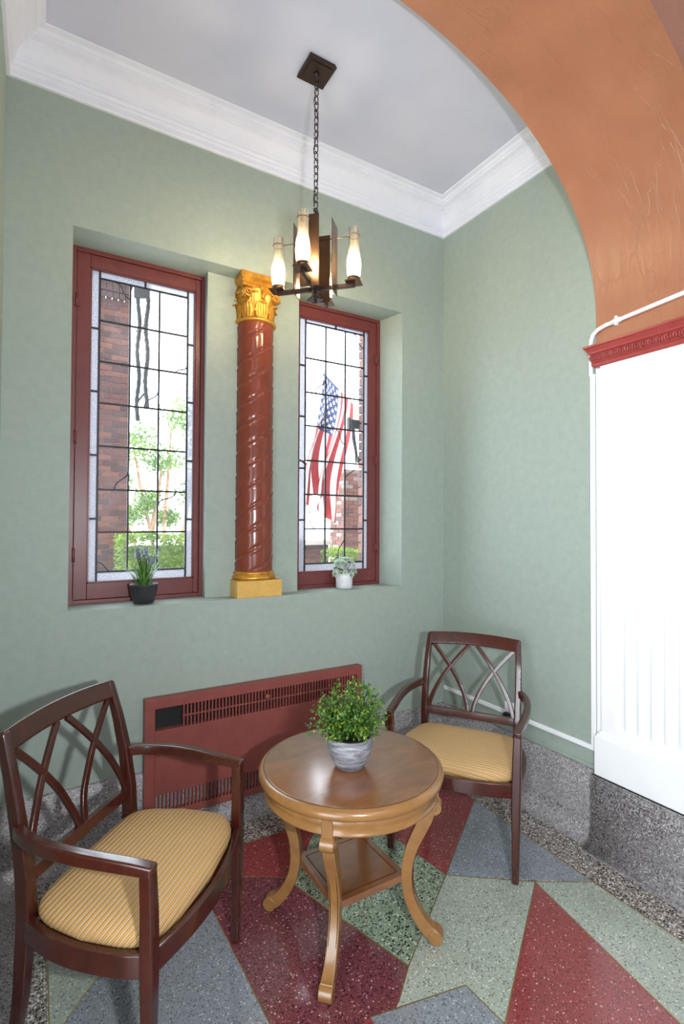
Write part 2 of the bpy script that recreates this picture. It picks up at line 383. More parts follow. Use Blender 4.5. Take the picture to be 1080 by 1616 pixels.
    def build(s, name, mats, parent=None, off=(0, 0, 0), bevel=0, kind=None, label=None, seg=2):
        o = bpy.data.objects.new(name, s.mesh(name, mats, off)); COL.objects.link(o)
        if parent is not None: o.parent = parent
        elif off != (0, 0, 0): o.location = off
        if bevel:
            b = o.modifiers.new('bevel', 'BEVEL'); b.width = bevel; b.segments = seg; b.limit_method = 'ANGLE'; b.angle_limit = R_(40)
            o.data.polygons.foreach_set('use_smooth', [True]*len(o.data.polygons)); o.modifiers.new('normals', 'WEIGHTED_NORMAL').keep_sharp = True
        if kind: o['kind'] = kind
        if label: o['label'] = label
        return o

def empty(name, loc, label=None, cat=None, group=None, rz=0.0, kind=None):
    o = bpy.data.objects.new(name, None); COL.objects.link(o); o.location = loc; o.rotation_euler = (0, 0, rz)
    o.empty_display_size = 0.1
    if label: o['label'] = label
    if cat: o['category'] = cat
    if group: o['group'] = group
    if kind: o['kind'] = kind
    return o
def copy_tree(o, parent=None):
    c = o.copy(); COL.objects.link(c); c.parent = parent
    for ch in list(o.children): copy_tree(ch, c)
    return c
def tag(o, label, cat, group=None):
    o['label'] = label; o['category'] = cat
    if group: o['group'] = group
    return o
def inst(name, me, parent, loc, rot=(0, 0, 0), sc=(1, 1, 1)):
    o = bpy.data.objects.new(name, me); COL.objects.link(o); o.parent = parent; o.location = loc; o.rotation_euler = rot; o.scale = sc
    return o
rnd = random.Random(7)

# ------------------------------------------------------------------ dimensions of the alcove
XL = -2.60                        # left wall
ZS, ZH = 1.167, 3.0               # sill and head of the window recess
XA, XB = -2.325, -0.366           # recess sides
YF, YB = 0.20, 0.36               # plane of the window frames, outer face of the wall
ZC = 3.79                         # ceiling
YA, YN = -1.15, -1.74             # inner and outer face of the arched wall

# ------------------------------------------------------------------ structure
m = MB()
m.box(XL-0.4, 0.4, 0, YB, 0, ZS)
m.box(XL-0.4, 0.4, 0, YB, ZH, 4.4)
m.box(XL-0.4, XA, 0, YB, ZS, ZH)
m.prism([(XB, 0), (0.4, 0), (0.4, YB), (XB-0.045, YB), (XB-0.045, YF)], ZS, ZH)
m.prism([(-1.645, 0.12), (-1.075, 0.12), (-1.065, YB), (-1.63, YB)], ZS, ZH)
m.build('wall_back', 'wall', kind='structure')
MB().box(-14, XL-0.4, YB-0.1, YB, -0.4, 12.0).box(0.4, 14, YB-0.1, YB, -0.4, 12.0).box(XL-0.4, 0.4, YB-0.1, YB, 4.4, 12.0).build('wall_sun_blocker', 'brick1', kind='structure')  # unseen outer wall, made oversized to keep the sun off the near pillar
MB().box(-3.0, XL, YA+0.001, 0.0, 0, 4.3).build('wall_left', 'wall', kind='structure')
MB().box(0.0, 0.4, YA+0.001, 0.0, 0, 4.3).build('wall_right', 'wall', kind='structure')
MB().box(XL, 0.0, YA, 0.0, ZC, 4.3).build('ceiling', 'ceiling', kind='structure')

# arched wall between the alcove and the lobby
m = MB()
NA = 72; a_, b_, xc, z0, ne = 1.5, 1.04, -1.5, 2.605, 2.2
arc = []
for i in range(NA+1):
    t = PI*i/NA
    c, s_ = math.cos(t), math.sin(t)
    x = xc + a_*math.copysign(abs(c)**(2/ne), c); z = z0 + b_*abs(s_)**(2/ne)
    arc.append((x, z))
for i in range(NA):
    (x0, za), (x1, zb) = arc[i], arc[i+1]
    m.add([(x0, YN, za), (x0, YN, 4.3), (x1, YN, 4.3), (x1, YN, zb)], [(0, 1, 2, 3)], 0)
    m.add([(x0, YA, za), (x1, YA, zb), (x1, YA, 4.3), (x0, YA, 4.3)], [(0, 1, 2, 3)], 1)
m.loft([[(x, YN, z), (x, YA, z)] for x, z in arc], closed=False, caps=False, smooth=True)
m.box(0.0, 2.4, YN, YA, 0, 4.3, 0)
m.box(-5.0, -3.0, YN, YA, 0, 4.3, 0)
m.build('wall_front', ['orange', 'wall'], kind='structure')

# the lobby behind the camera
m = MB(); m.box(-5.0, 2.4, -6.4, YN, 4.3, 4.4); m.build('ceiling', 'ceiling', kind='structure')
MB().box(-5.1, -5.0, -6.4, -5.1, 0, 4.4).box(-5.1, -5.0, -2.7, YA, 0, 4.4).box(-5.1, -5.0, -5.1, -2.7, 2.7, 4.4).build('wall_lobby_left', 'white', kind='structure')
MB().box(2.4, 2.5, -6.4, YA, 0, 4.4).build('wall_lobby_right', 'white', kind='structure')
MB().box(-5.1, 2.5, -6.5, -6.4, 0, 4.4).build('wall_lobby_back', 'white', kind='structure')
MB().box(-5.2, 2.6, -6.5, 0.36, 4.4, 4.6).build('roof_sun_blocker', 'concrete', kind='structure')  # unseen slab, added to keep the sun out of the lobby

# cornice: moulded profile (distance from wall, height)
prof = [(0.0, 3.600), (0.014, 3.600), (0.018, 3.606), (0.018, 3.632), (0.026, 3.636), (0.028, 3.644), (0.024, 3.650), (0.030, 3.656), (0.034, 3.664),
        (0.034, 3.672), (0.040, 3.694), (0.052, 3.716), (0.070, 3.734), (0.078, 3.738), (0.078, 3.746), (0.106, 3.754), (0.108, 3.766), (0.116, 3.768), (0.122, 3.780), (0.130, 3.782), (0.146, 3.784), (0.150, 3.7905)]
rings = [[(XL+d, YA, z), (XL+d, -d, z), (-d, -d, z), (-d, YA, z)] for d, z in prof]
m = MB(); m.loft(rings, closed=False, caps=False, smooth=False); m.build('trim_1', 'cornice', kind='structure')

# terrazzo skirting with a coved foot
bp = [(0.0, 0.3425), (0.010, 0.3425), (0.016, 0.336), (0.018, 0.12), (0.022, 0.075), (0.034, 0.04), (0.055, 0.016), (0.085, 0.004), (0.11, 0.0)]
def skirting(name, pts):
    m = MB(); m.loft([[(x(d), y(d), z) for x, y in pts] for d, z in bp], closed=False, caps=False, smooth=True); return m.build(name, 'base', kind='structure')
skirting('baseboard_back', [(lambda d: XL+d, lambda d: -d), (lambda d: -d, lambda d: -d)])
skirting('baseboard_left', [(lambda d: XL+d, lambda d: YA), (lambda d: XL+d, lambda d: -d)])
skirting('baseboard_right', [(lambda d: -d, lambda d: -d), (lambda d: -d, lambda d: YA)])
MB().box(-0.008, 0, YA-0.02, 0, 0.352, 0.366).build('trim_2', 'wall', kind='structure')

# floor with terrazzo panels and brass division strips
fl = MB().box(-5.0, 2.4, -6.4, 0.0, -0.15, -0.002).build('floor', 'border', kind='structure')
P = dict(A=(-1.451, -0.695), B=(-1.284, -1.251), Cc=(-0.842, -0.959), D=(-0.875, -0.66), E=(-1.05, -0.287), bt=(-0.27, -0.569), br=(-0.305, -1.326),
         ap=(-0.529, -1.193), L1=(-1.151, -1.574), R1=(-0.665, -1.859), g1=(-1.401, -1.345), q1=(-1.508, -1.338), q2=(-1.161, -1.41),
         pl=(-1.815, -0.586))
panels = [
 ('t_red', [(-1.83, -0.287), (-1.818, -0.394), (-1.47, -0.611), (-1.451, -0.64), (-1.13, -0.287)]),
 ('t_dgreen', [(-1.13, -0.287), (-1.451, -0.64), P['A'], P['B'], P['Cc'], P['D'], P['E']]),
 ('t_red', [P['E'], P['D'], P['Cc'], P['bt'], (-0.27, -0.287)]),
 ('t_blue', [P['Cc'], P['br'], P['bt']]),
 ('t_green', [P['Cc'], P['B'], P['g1'], (-1.42, -1.356), P['q2'], P['L1'], P['ap']]),
 ('t_blue', [P['q1'], (-1.56, -2.5), (-1.14, -2.5), P['L1'], P['q2'], (-1.42, -1.356)]),
 ('t_red', [P['ap'], P['L1'], (-1.14, -2.5), (-0.79, -2.5), P['R1']]),
 ('t_green', [P['ap'], P['R1'], (-0.79, -2.5), (-0.33, -2.5), P['br']]),
 ('t_purple', [(-1.818, -0.394), P['pl'], (-1.79, -1.42), (-1.60, -1.355), P['q1'], (-1.42, -1.356), P['g1'], P['B'], P['A'], (-1.451, -0.64), (-1.47, -0.611)]),
 ('t_red', [(-1.79, -1.42), (-1.78, -2.5), (-1.56, -2.5), P['q1'], (-1.60, -1.355)]),
 ('t_blue', [(-1.875, -0.287), (-2.40, -0.91), (-2.40, -2.5), (-1.78, -2.5), (-1.79, -1.42), P['pl'], (-1.818, -0.394), (-1.83, -0.287)]),
 ('t_green', [(-2.40, -0.287), (-2.40, -0.91), (-1.875, -0.287)]),
]
for mt, poly in panels:
    ar = sum(poly[i][0]*poly[(i+1) % len(poly)][1]-poly[(i+1) % len(poly)][0]*poly[i][1] for i in range(len(poly)))
    if ar < 0: poly = poly[::-1]
    cx = sum(p[0] for p in poly)/len(poly); cy = sum(p[1] for p in poly)/len(poly)
    MB().prism(poly, -0.004, 0.0).build('terrazzo_panel', mt, fl)
def strip(*pts, w=0.004):
    m = MB()
    for (x0, y0), (x1, y1) in zip(pts, pts[1:]):
        d = Vector((x1-x0, y1-y0)).normalized(); n = Vector((-d.y, d.x))*w/2
        m.prism([(x0-n.x, y0-n.y), (x1-n.x, y1-n.y), (x1+n.x, y1+n.y), (x0+n.x, y0+n.y)], -0.003, 0.0006)
    m.build('brass_strip', 'brass', fl)
strip((-1.47, -0.611), P['A'], P['B'], w=0.006); strip(P['bt'], P['Cc'], P['B'], P['g1']); strip(P['Cc'], P['ap'], P['br'])
strip((-2.40, -2.5), (-2.40, -0.287), (-0.27, -0.287), P['bt'], P['br'], (-0.33, -2.5)); strip(P['L1'], P['ap'], P['R1'], (-0.79, -2.5))
strip((-1.875, -0.287), (-2.40, -0.91)); strip((-1.818, -0.394), P['pl'], (-1.79, -1.42)); strip((-1.818, -0.394), (-1.47, -0.611)); strip(P['q1'], P['q2'], P['L1'])

# ------------------------------------------------------------------ windows
def squig(m, p, q, y, sag=0.25):
    p, q = Vector((p[0], y, p[1])), Vector((q[0], y, q[1])); d = q-p; n = Vector((-d.z, 0, d.x))
    pts = [p+d*t+n*sag*0.5*math.sin(2*PI*t)*0.6 for t in [i/10 for i in range(11)]]
    m.tube(pts, 0.0035, 6)
def window(name, x0, x1, fx0, fx1, leads, zs, bars, squigs, hinge_left):
    r = empty(name, (0.5*(fx0+fx1), YF, ZS), kind='structure'); off = tuple(r.location)
    ox0, ox1, oz0, oz1 = x0, x1, zs[-1]-0.055, 2.91
    m = MB()                                                   # fixed outer frame
    for (a, b, c, d) in ((fx0, fx0+0.028, ZS, ZH), (fx1-0.028, fx1, ZS, ZH), (fx0+0.028, fx1-0.028, ZH-0.022, ZH), (fx0+0.028, fx1-0.028, ZS, ZS+0.022)):
        m.box(a, b, YF-0.008, YF+0.09, c, d)
    m.build('frame', 'redframe', r, off, 0.002)
    m = MB(); s0, s1, t0, t1 = fx0+0.03, fx1-0.03, ZS+0.024, ZH-0.024        # casement sash
    for (a, b, c, d) in ((s0, ox0, t0, t1), (ox1, s1, t0, t1), (ox0, ox1, oz1, t1), (ox0, ox1, t0, oz0)):
        m.box(a, b, YF-0.002, YF+0.05, c, d)
    sash = m.build('sash', 'redframe', r, off, 0.003)
    m = MB(); g = 0.007                                         # glazing bead
    for (a, b, c, d) in ((ox0, ox0+g, oz0, oz1), (ox1-g, ox1, oz0, oz1), (ox0, ox1, oz1-g, oz1), (ox0, ox1, oz0, oz0+g)):
        m.box(a, b, YF+0.004, YF+0.03, c, d)
    m.build('glazing_bead', 'redframe', sash, off)
    hz = (1.42, 2.02, 2.72); m = None
    for z in hz:
        m = MB(); hx = fx0+0.03 if hinge_left else fx1-0.03
        m.tube([(hx, YF-0.012, z-0.035), (hx, YF-0.012, z+0.035)], 0.007, 8); m.box(hx-0.016, hx+0.016, YF-0.012, YF-0.004, z-0.03, z+0.03)
        m.build('hinge', 'redframe', r, off)
    y = YF+0.018; cw = 0.0098
    m = MB()
    for x in leads: m.box(x-cw/2, x+cw/2, y-0.004, y+0.004, oz0 if x in (leads[0], leads[-1]) else zs[-1], oz1 if x in (leads[0], leads[-1]) else zs[0])
    for z in zs: m.box(leads[0], leads[-1], y-0.0038, y+0.0038, z-cw/2, z+cw/2)
    for z in bars: m.box(ox0, leads[0], y-0.0038, y+0.0038, z-cw/2, z+cw/2); m.box(leads[-1], ox1, y-0.0038, y+0.0038, z-cw/2, z+cw/2)
    mx = 0.5*(leads[1]+leads[2]); m.box(mx-cw/2, mx+cw/2, y-0.0038, y+0.0038, zs[0], oz1)
    m.box(mx-cw/2, mx+cw/2, y-0.0038, y+0.0038, oz0, zs[-1])
    for x in leads[1:-1]:
        for z in zs[1:-1]: m.lathe([(0.007, -0.0052), (0.007, 0.0052)], 8, (x, y, z))
    m.build('lead_came', 'lead', sash, off)
    for (c, rw, a, b) in squigs:
        m = MB(); xa, xb, za, zb = leads[c], leads[c+1], zs[rw], zs[rw+1]
        squig(m, (xa+(xb-xa)*a[0], za+(zb-za)*a[1]), (xa+(xb-xa)*b[0], za+(zb-za)*b[1]), y)
        m.build('lead_twig', 'lead', sash, off)
    def pane(nm, a, b, c, d, mt):
        MB().box(a+0.001, b-0.001, y-0.0015, y+0.0015, c+0.001, d-0.001).build(nm, mt, sash, off)
    for i in range(3):
        for j in range(len(zs)-1): pane('pane', leads[i], leads[i+1], zs[j+1], zs[j], 'pane')
    zz = [oz1]+bars+[oz0]
    for j in range(len(zz)-1):
        pane('border_pane', ox0, leads[0], zz[j+1], zz[j], 'texpane'); pane('border_pane', leads[-1], ox1, zz[j+1], zz[j], 'texpane')
    for a, b in ((leads[0], mx), (mx, leads[-1])):
        pane('border_pane', a, b, zs[0], oz1, 'texpane'); pane('border_pane', a, b, oz0, zs[-1], 'texpane')
    return r, sash, off
w1, s1, o1 = window('window_1', -2.232, -1.69, XA, -1.632, [-2.187, -2.037, -1.885, -1.731], [2.867, 2.645, 2.43, 2.212, 1.986, 1.758, 1.535, 1.328],
    [2.60, 2.27, 1.937, 1.605],
    [(0, 0, (0.5, 0), (1, 0.35)), (1, 2, (0.5, 1), (1, 0.5)), (2, 1, (0.6, 1), (1, 0.8)), (0, 4, (0.55, 1), (1, 0.5)), (2, 5, (0, 0.35), (0.65, 0)), (0, 6, (0, 0.75), (0.55, 1))], True)
w2, s2, o2 = window('window_2', -1.032, -0.495, -1.067, -0.411, [-0.979, -0.830, -0.680, -0.532], [2.88, 2.652, 2.43, 2.214, 1.989, 1.77, 1.547, 1.324],
    [2.60, 2.27, 1.937, 1.605],
    [(2, 0, (0.4, 0), (1, 0.4)), (0, 1, (0.5, 1), (1, 0.5)), (1, 3, (0.5, 0), (1, 0.45)), (2, 4, (0.65, 0), (0, 0.55)), (0, 5, (0, 0.3), (0.5, 1)), (1, 6, (1, 0.05), (0.7, 0.9))], False)
m = MB(); m.bar([(-1.056, YF-0.004, 1.985), (-1.056, YF-0.03, 1.985), (-1.02, YF-0.04, 1.972), (-1.0, YF-0.04, 1.955)], 0.012, 0.01, (0, 0, 1)); m.build('latch', 'darkbronze', s2, o2)

# ------------------------------------------------------------------ pier on the right: terrazzo foot, plinth, fluted shaft, moulded cap
m = MB(); m.loft([[(-0.045-d, YN, z), (-0.045-d, YA-0.002, z), (0.0, YA-0.002, z)] for d, z in bp], closed=False, caps=False)
m.add([(-0.055, YN, 0.3425), (-0.055, YA-0.002, 0.3425), (0, YA-0.002, 0.3425), (0, YN, 0.3425)], [(0, 1, 2, 3)])
m.build('baseboard_pier', 'base', kind='structure')
pr = empty('pier', (-0.0, -1.44, 0.34), kind='structure'); off = tuple(pr.location)
m = MB()
m.box(-0.045, 0.0, YN, -1.160, 0.343, 0.535); m.box(-0.040, 0.0, YN, -1.168, 0.535, 0.548); m.box(-0.034, 0.0, YN, -1.178, 0.548, 0.560)
m.build('plinth', 'white', pr, off, 0.003)
MB().box(-0.005, 0.0, YN, YA-0.001, 0.343, 2.40).build('jamb_panel', 'white', pr, off)
fl_y = [-1.287-0.061*k for k in range(7)]
def fdepth(y, z):
    best = 0
    for yc in fl_y:
        u = (y-yc)/0.021
        if abs(u) >= 1: continue
        zz = 0
        if z < 0.615: zz = (0.615-z)/0.021
        if z > 2.315: zz = (z-2.315)/0.021
        q = 1-u*u-zz*zz
        if q > 0: best = max(best, 0.013*math.sqrt(q))
    return best
ys = []; yy = -1.19
ys = sorted({round(-1.19-0.0035*k, 4) for k in range(0, 158)}, reverse=True)
zs_ = [0.56, 0.58]+[0.594+0.0035*k for k in range(8)]+[0.7, 1.2, 1.7, 2.2]+[2.312+0.0035*k for k in range(8)]+[2.35, 2.384]
m = MB(); vs = [(-0.030+fdepth(y, z), y, z) for z in zs_ for y in ys]; ny = len(ys)
m.add(vs, [(i*ny+j, i*ny+j+1, (i+1)*ny+j+1, (i+1)*ny+j) for i in range(len(zs_)-1) for j in range(ny-1)], 0, True)
m.add([(-0.03, -1.19, 0.56), (-0.03, -1.19, 2.384), (0, -1.19, 2.384), (0, -1.19, 0.56)], [(0, 1, 2, 3)])
m.build('fluted_shaft', 'white', pr, off)
cp = [(0.0, 2.384), (0.034, 2.384), (0.042, 2.390), (0.044, 2.400), (0.040, 2.406), (0.046, 2.412), (0.052, 2.440), (0.050, 2.446), (0.058, 2.450), (0.060, 2.458), (0.070, 2.474), (0.078, 2.480), (0.078, 2.488), (0.0, 2.492)]
m = MB(); m.loft([[(-d, YN-0.02, z), (-d, -1.185+d*0.75, z), (0.0, -1.185+d*0.75, z)] for d, z in cp], closed=False, caps=False, smooth=False)
cap = m.build('cap_moulding', 'capred', pr, off)
m = MB()
for k in range(17):
    y = -1.165-0.036*k
    for s_ in (-1, 1):
        m.tube([(-0.050, y+s_*0.004, 2.413), (-0.058, y+s_*0.012, 2.420), (-0.060, y+s_*0.014, 2.430), (-0.056, y+s_*0.007, 2.440), (-0.054, y+s_*0.002, 2.436)], [0.002, 0.0035, 0.004, 0.0035, 0.002], 5)
    m.lathe([(0.0005, -0.010), (0.004, -0.006), (0.0055, 0.0), (0.003, 0.008), (0.0005, 0.011)], 7, (-0.055, y, 2.427))
m.build('leaf_ornament', 'capred', cap, off, kind='stuff')

# ------------------------------------------------------------------ column between the windows
CX, CY = -1.362, 0.118
c_ = empty('column', (CX, CY, ZS), 'glossy red twisted column with gilded leafy capital between the two windows', 'column'); off = tuple(c_.location)
MB().box(-1.500, -1.232, -0.004, 0.122, ZS, 1.262).build('plinth_block', 'goldpaint', c_, off, 0.003)
m = MB(); m.lathe([(0.112, 0), (0.126, 0.002), (0.131, 0.012), (0.126, 0.022), (0.119, 0.026), (0.119, 0.030), (0.123, 0.034), (0.122, 0.042), (0.114, 0.048), (0.106, 0.05)], 40, (CX, CY, 1.262)); m.build('base_ring', 'gold', c_, off)
m = MB(); n = 120; rings = []
for i in range(221):
    z = 1.308+(2.742-1.308)*i/220; Rb = 0.1115-0.004*i/220; ring = []
    for j in range(n):
        th = 2*PI*j/n
        ph = (th/(2*PI)*3-(z-1.308)/0.124) % 1.0
        u = abs(2*ph-1)
        r = Rb-0.0045*max(0, (u-0.72)/0.28)**1.5 + 0.0026*math.exp(-((ph-0.15)/0.05)**2)
        ring.append((CX+r*math.cos(th), CY+r*math.sin(th), z))
    rings.append(ring)
m.loft(rings); m.build('twisted_shaft', 'colred', c_, off)
cap = MB(); cap.lathe([(0.106, 2.738), (0.118, 2.740), (0.124, 2.748), (0.120, 2.758), (0.108, 2.762), (0.101, 2.77), (0.100, 2.82), (0.106, 2.88), (0.118, 2.92), (0.120, 2.93)], 40, (CX, CY, 0))
cap = cap.build('capital_bell', 'gold', c_, off)
def acanthus(m, th, z0, h, w, r0, flare):
    rows = []
    for i in range(17):
        t = i/16; ww = w*(0.55+0.75*math.sin(PI*min(1, t*0.9+0.1))*0.7)*(1 if t < 0.8 else 1-(t-0.8)*3.2)
        rr = r0+flare*t**2.5*1.2; z = z0+h*(t if t < 0.88 else 0.88-(t-0.88)*0.9)
        if t > 0.88: rr += 0.006
        row = []
        for j in range(13):
            s_ = (j-6)/6; rip = 0.0045*math.cos(s_*4*PI)+0.004*(1-abs(s_))
            edge = 1+(0.26*abs(math.sin(t*PI*3.6))-0.1)*abs(s_)**2
            a = th+s_*ww*edge/rr; row.append((CX+(rr+rip)*math.cos(a), CY+(rr+rip)*math.sin(a), z))
        rows.append(row)
    m.loft(rows, closed=False, caps=False)
for k in range(8):
    m = MB(); acanthus(m, 2*PI*k/8-PI/2, 2.764, 0.095, 0.034, 0.106, 0.014); o = m.build('acanthus_leaf', 'gold', c_, off); sm = o.modifiers.new('solid', 'SOLIDIFY'); sm.thickness = 0.005
for k in range(8):
    m = MB(); acanthus(m, 2*PI*(k+0.5)/8-PI/2, 2.80, 0.115, 0.028, 0.103, 0.024); o = m.build('acanthus_leaf', 'gold', c_, off); sm = o.modifiers.new('solid', 'SOLIDIFY'); sm.thickness = 0.005
AB = 0.128
for sx, sy in ((-1, -1), (1, -1), (1, 1), (-1, 1)):
    m = MB()
    for fx in (0, 1):                                   # two spirals meeting at each corner
        dirv = Vector((sx, 0, 0)) if fx == 0 else Vector((0, sy, 0)); out = Vector((0, sy, 0)) if fx == 0 else Vector((sx, 0, 0))
        cen = Vector((CX, CY, 2.892))+dirv*0.082+out*0.106
        pts = [cen-dirv*0.066+Vector((0, 0, -0.062))-out*0.012, cen-dirv*0.058+Vector((0, 0, -0.030))-out*0.003, cen-dirv*0.042+Vector((0, 0, 0.006))]; rad = [0.004, 0.006, 0.007]
        for i in range(30):
            t = i/29; a = PI*0.80-t*PI*4.2; rr = 0.0265*(1-t*0.9)
            pts.append(cen+dirv*rr*math.cos(a)+Vector((0, 0, rr*math.sin(a)))+out*0.010*t); rad.append(0.0068*(1-0.5*t))
        m.tube(pts, rad, 7)
        sdv = Vector((0, 0, 1)).cross(out); m.loft([[tuple(cen+out*q+sdv*0.025*math.cos(2*PI*j/16)+Vector((0, 0, 0.025*math.sin(2*PI*j/16)))) for j in range(16)] for q in (-0.03, -0.003)], smooth=False)
    m.build('volute', 'gold', c_, off)
m = MB()
for fx, (dx, dy) in enumerate(((0, -1), (1, 0), (0, 1), (-1, 0))):
    cc = Vector((CX+dx*0.117, CY+dy*0.117, 2.918))
    tx = Vector((-dy, dx, 0)); nn = Vector((dx, dy, 0))
    for k in range(6):
        a = 2*PI*k/6; m.leaf(cc, tx*math.cos(a)+Vector((0, 0, math.sin(a))), nn, 0.019, 0.014, 0, 0.3, -0.2)
    m.lathe([(0.0005, -0.006), (0.006, 0), (0.0005, 0.006)], 8, tuple(cc+nn*0.004))
    m.tube([cc+Vector((0, 0, -0.012)), cc+nn*0.004+Vector((0, 0, -0.05))], [0.005, 0.008], 7)
m.build('rosette', 'gold', cap, off)
m = MB()
def abacus_ring(h, ins, z):
    pts = []
    for q in range(4):
        a0 = -PI*3/4+q*PI/2; p0 = Vector((math.copysign(h, math.cos(a0)), math.copysign(h, math.sin(a0)))); a1 = a0+PI/2
        p1 = Vector((math.copysign(h, math.cos(a1)), math.copysign(h, math.sin(a1)))); mid = (p0+p1)/2; nin = -mid.normalized()
        for i in range(8):
            t = i/8; p = p0.lerp(p1, t)+nin*ins*math.sin(PI*t); pts.append((CX+p.x, CY+p.y, z))
    return pts
m.loft([abacus_ring(AB-0.012, 0.012, 2.926), abacus_ring(AB-0.012, 0.012, 2.938), abacus_ring(AB-0.003, 0.010, 2.944), abacus_ring(AB-0.003, 0.010, 2.956),
        abacus_ring(AB-0.006, 0.008, 2.960), abacus_ring(AB+0.004, 0.004, 2.972), abacus_ring(AB+0.004, 0.004, 2.9995)], smooth=False)
m.build('abacus', 'gold', c_, off)

# ------------------------------------------------------------------ radiator cover
RX0, RX1, RZ0, RZ1 = -1.985, -0.708, 0.10, 0.706
r = empty('radiator_cover', (0.5*(RX0+RX1), -0.03, RZ0), 'dark red metal radiator cover with two slotted grilles under the windows', 'radiator cover'); off = tuple(r.location)
Y0 = -0.05
gx0, gx1 = RX0+0.05, RX1-0.03
m = MB()
m.box(RX0, RX1, Y0, 0, 0.655, RZ1); m.box(RX0, gx0, Y0, 0, RZ0, 0.655); m.box(gx1, RX1, Y0, 0, RZ0, 0.655)
m.box(gx0, gx1, Y0, 0, 0.225, 0.545); m.box(gx0, gx1, Y0, 0, RZ0, 0.135)
m.build('panel', 'radiator', r, off, 0.002)
MB().box(gx0, gx1, -0.012, -0.002, 0.125, 0.665).build('mesh_and_shade_sheet', 'black', r, off)  # black sheet: mesh at the left, painted-in shade behind the slots
m = MB(); NS = 58; mesh_end = gx0+0.135
for k in range(NS):
    x = mesh_end+0.006+(gx1-mesh_end-0.006)*k/(NS-1)
    m.box(x-0.0036, x+0.0036, Y0+0.001, Y0+0.014, 0.545, 0.655)
m.box(mesh_end, gx1, Y0+0.0005, Y0+0.014, 0.597, 0.604)
m.build('upper_grille', 'radiator', r, off, kind='stuff')
m = MB()
for k in range(64):
    x = gx0+0.004+(gx1-gx0-0.008)*k/63
    m.box(x-0.0036, x+0.0036, Y0+0.001, Y0+0.014, 0.135, 0.225)
m.build('lower_grille', 'radiator', r, off, kind='stuff')
m = MB(); m.lathe([(0.006, 0), (0.006, 0.012), (0.013, 0.016), (0.016, 0.026), (0.012, 0.034), (0.002, 0.036)], 16)
o = m.build('knob', 'radiator', r); o.location = (-1.345-off[0], Y0-off[1], 0.628-off[2]); o.rotation_euler = (PI/2, 0, 0)

# ------------------------------------------------------------------ conduit, raceway, outlet
r = empty('conduit', (-0.02, -1.15, 2.49), 'white surface conduit bending over the red moulding on the pier', 'conduit'); off = tuple(r.location)
pts = [(-0.012, -1.128, 2.35), (-0.012, -1.128, 2.50), (-0.012, -1.130, 2.535), (-0.012, -1.142, 2.563), (-0.012, -1.168, 2.580), (-0.012, -1.21, 2.590), (-0.012, -1.74, 2.628)]
m = MB(); m.tube(pts, 0.0105, 10); m.build('pipe', 'white', r, off)
m = MB(); m.tube([(-0.012, -1.245, 2.5925), (-0.012, -1.285, 2.5955)], 0.0135, 10); m.box(-0.016, 0, -1.268, -1.256, 2.573, 2.618); m.build('coupling', 'white', r, off)
r = empty('cable_raceway', (-0.006, -1.0, 0.44), 'white flat cable raceway running low along the right wall and up beside the pier', 'raceway'); off = tuple(r.location)
MB().box(-0.012, 0, -1.146, -0.02, 0.441, 0.465).build('horizontal_run', 'white', r, off, 0.002)
MB().box(-0.012, 0, -1.146, -1.122, 0.465, 2.36).build('vertical_run', 'white', r, off, 0.002)
r = empty('outlet_box', (-0.02, -0.62, 0.45), 'white outlet box with plugged black adapter behind the corner chair', 'outlet'); off = tuple(r.location)
MB().box(-0.042, -0.0125, -0.655, -0.585, 0.415, 0.53).build('box', 'white', r, off, 0.004)
MB().box(-0.075, -0.042, -0.640, -0.600, 0.43, 0.475).build('plug', 'black', r, off, 0.004)

# ------------------------------------------------------------------ pendant lamp
LX, LY = -1.318, -0.560
lamp = empty('pendant_lamp', (LX, LY, ZC), 'bronze four-arm pendant lamp with lit glass cylinders hanging from a chain', 'lamp'); off = tuple(lamp.location)
m = MB(); m.box(LX-0.068, LX+0.068, LY-0.068, LY+0.068, ZC-0.012, ZC); m.box(LX-0.072, LX+0.072, LY-0.072, LY+0.072, ZC-0.020, ZC-0.012); m.box(LX-0.056, LX+0.056, LY-0.056, LY+0.056, ZC-0.024, ZC-0.020)
cn = m.build('canopy', 'darkbronze', lamp, off, 0.0015)
m = MB(); m.lathe([(0.016, -0.022), (0.014, -0.034), (0.006, -0.040), (0.006, -0.046)], 14, (LX, LY, ZC)); m.torus((LX, LY, ZC-0.056), 0.012, 0.003, M=Matrix.Rotation(PI/2, 3, 'X')); m.build('hook', 'darkbronze', cn, off)
ZT = 3.095
m = MB(); zl = ZC-0.076; k = 0
link = MB()
Lk = 0.030
nl = int((zl-ZT)/0.0345)+1
lm = None
for k in range(nl):
    mm = MB(); pts = []
    for i in range(17):
        a = 2*PI*i/16; pts.append((0.0115*math.cos(a), 0, 0.0125*math.copysign(abs(math.sin(a))**0.9, math.sin(a))+ (0.0085 if math.sin(a) > 0 else -0.0085 if math.sin(a) < 0 else 0)))
    if lm is None: mm.tube(pts, 0.0026, 6); lm = mm.mesh('chain_link', 'darkbronze')
    inst('chain_link', lm, lamp, (LX-off[0], LY-off[1], zl-0.0345*k-0.006-off[2]), (0, 0, R_(20)+(PI/2 if k % 2 else 0)))
m = MB(); pts = []
for i in range(41):
    t = i/40; a = t*46; bul = 0.012+0.006*math.sin(t*9)**2 + (0.012 if 0.6 < t < 0.72 else 0)
    pts.append((LX+bul*math.cos(a*0.35)*0.7, LY+bul*math.sin(a*0.35)*0.7, zl+0.02-(zl-ZT)*t))
m.tube(pts, 0.0016, 5); m.build('cord', 'black', lamp, off)
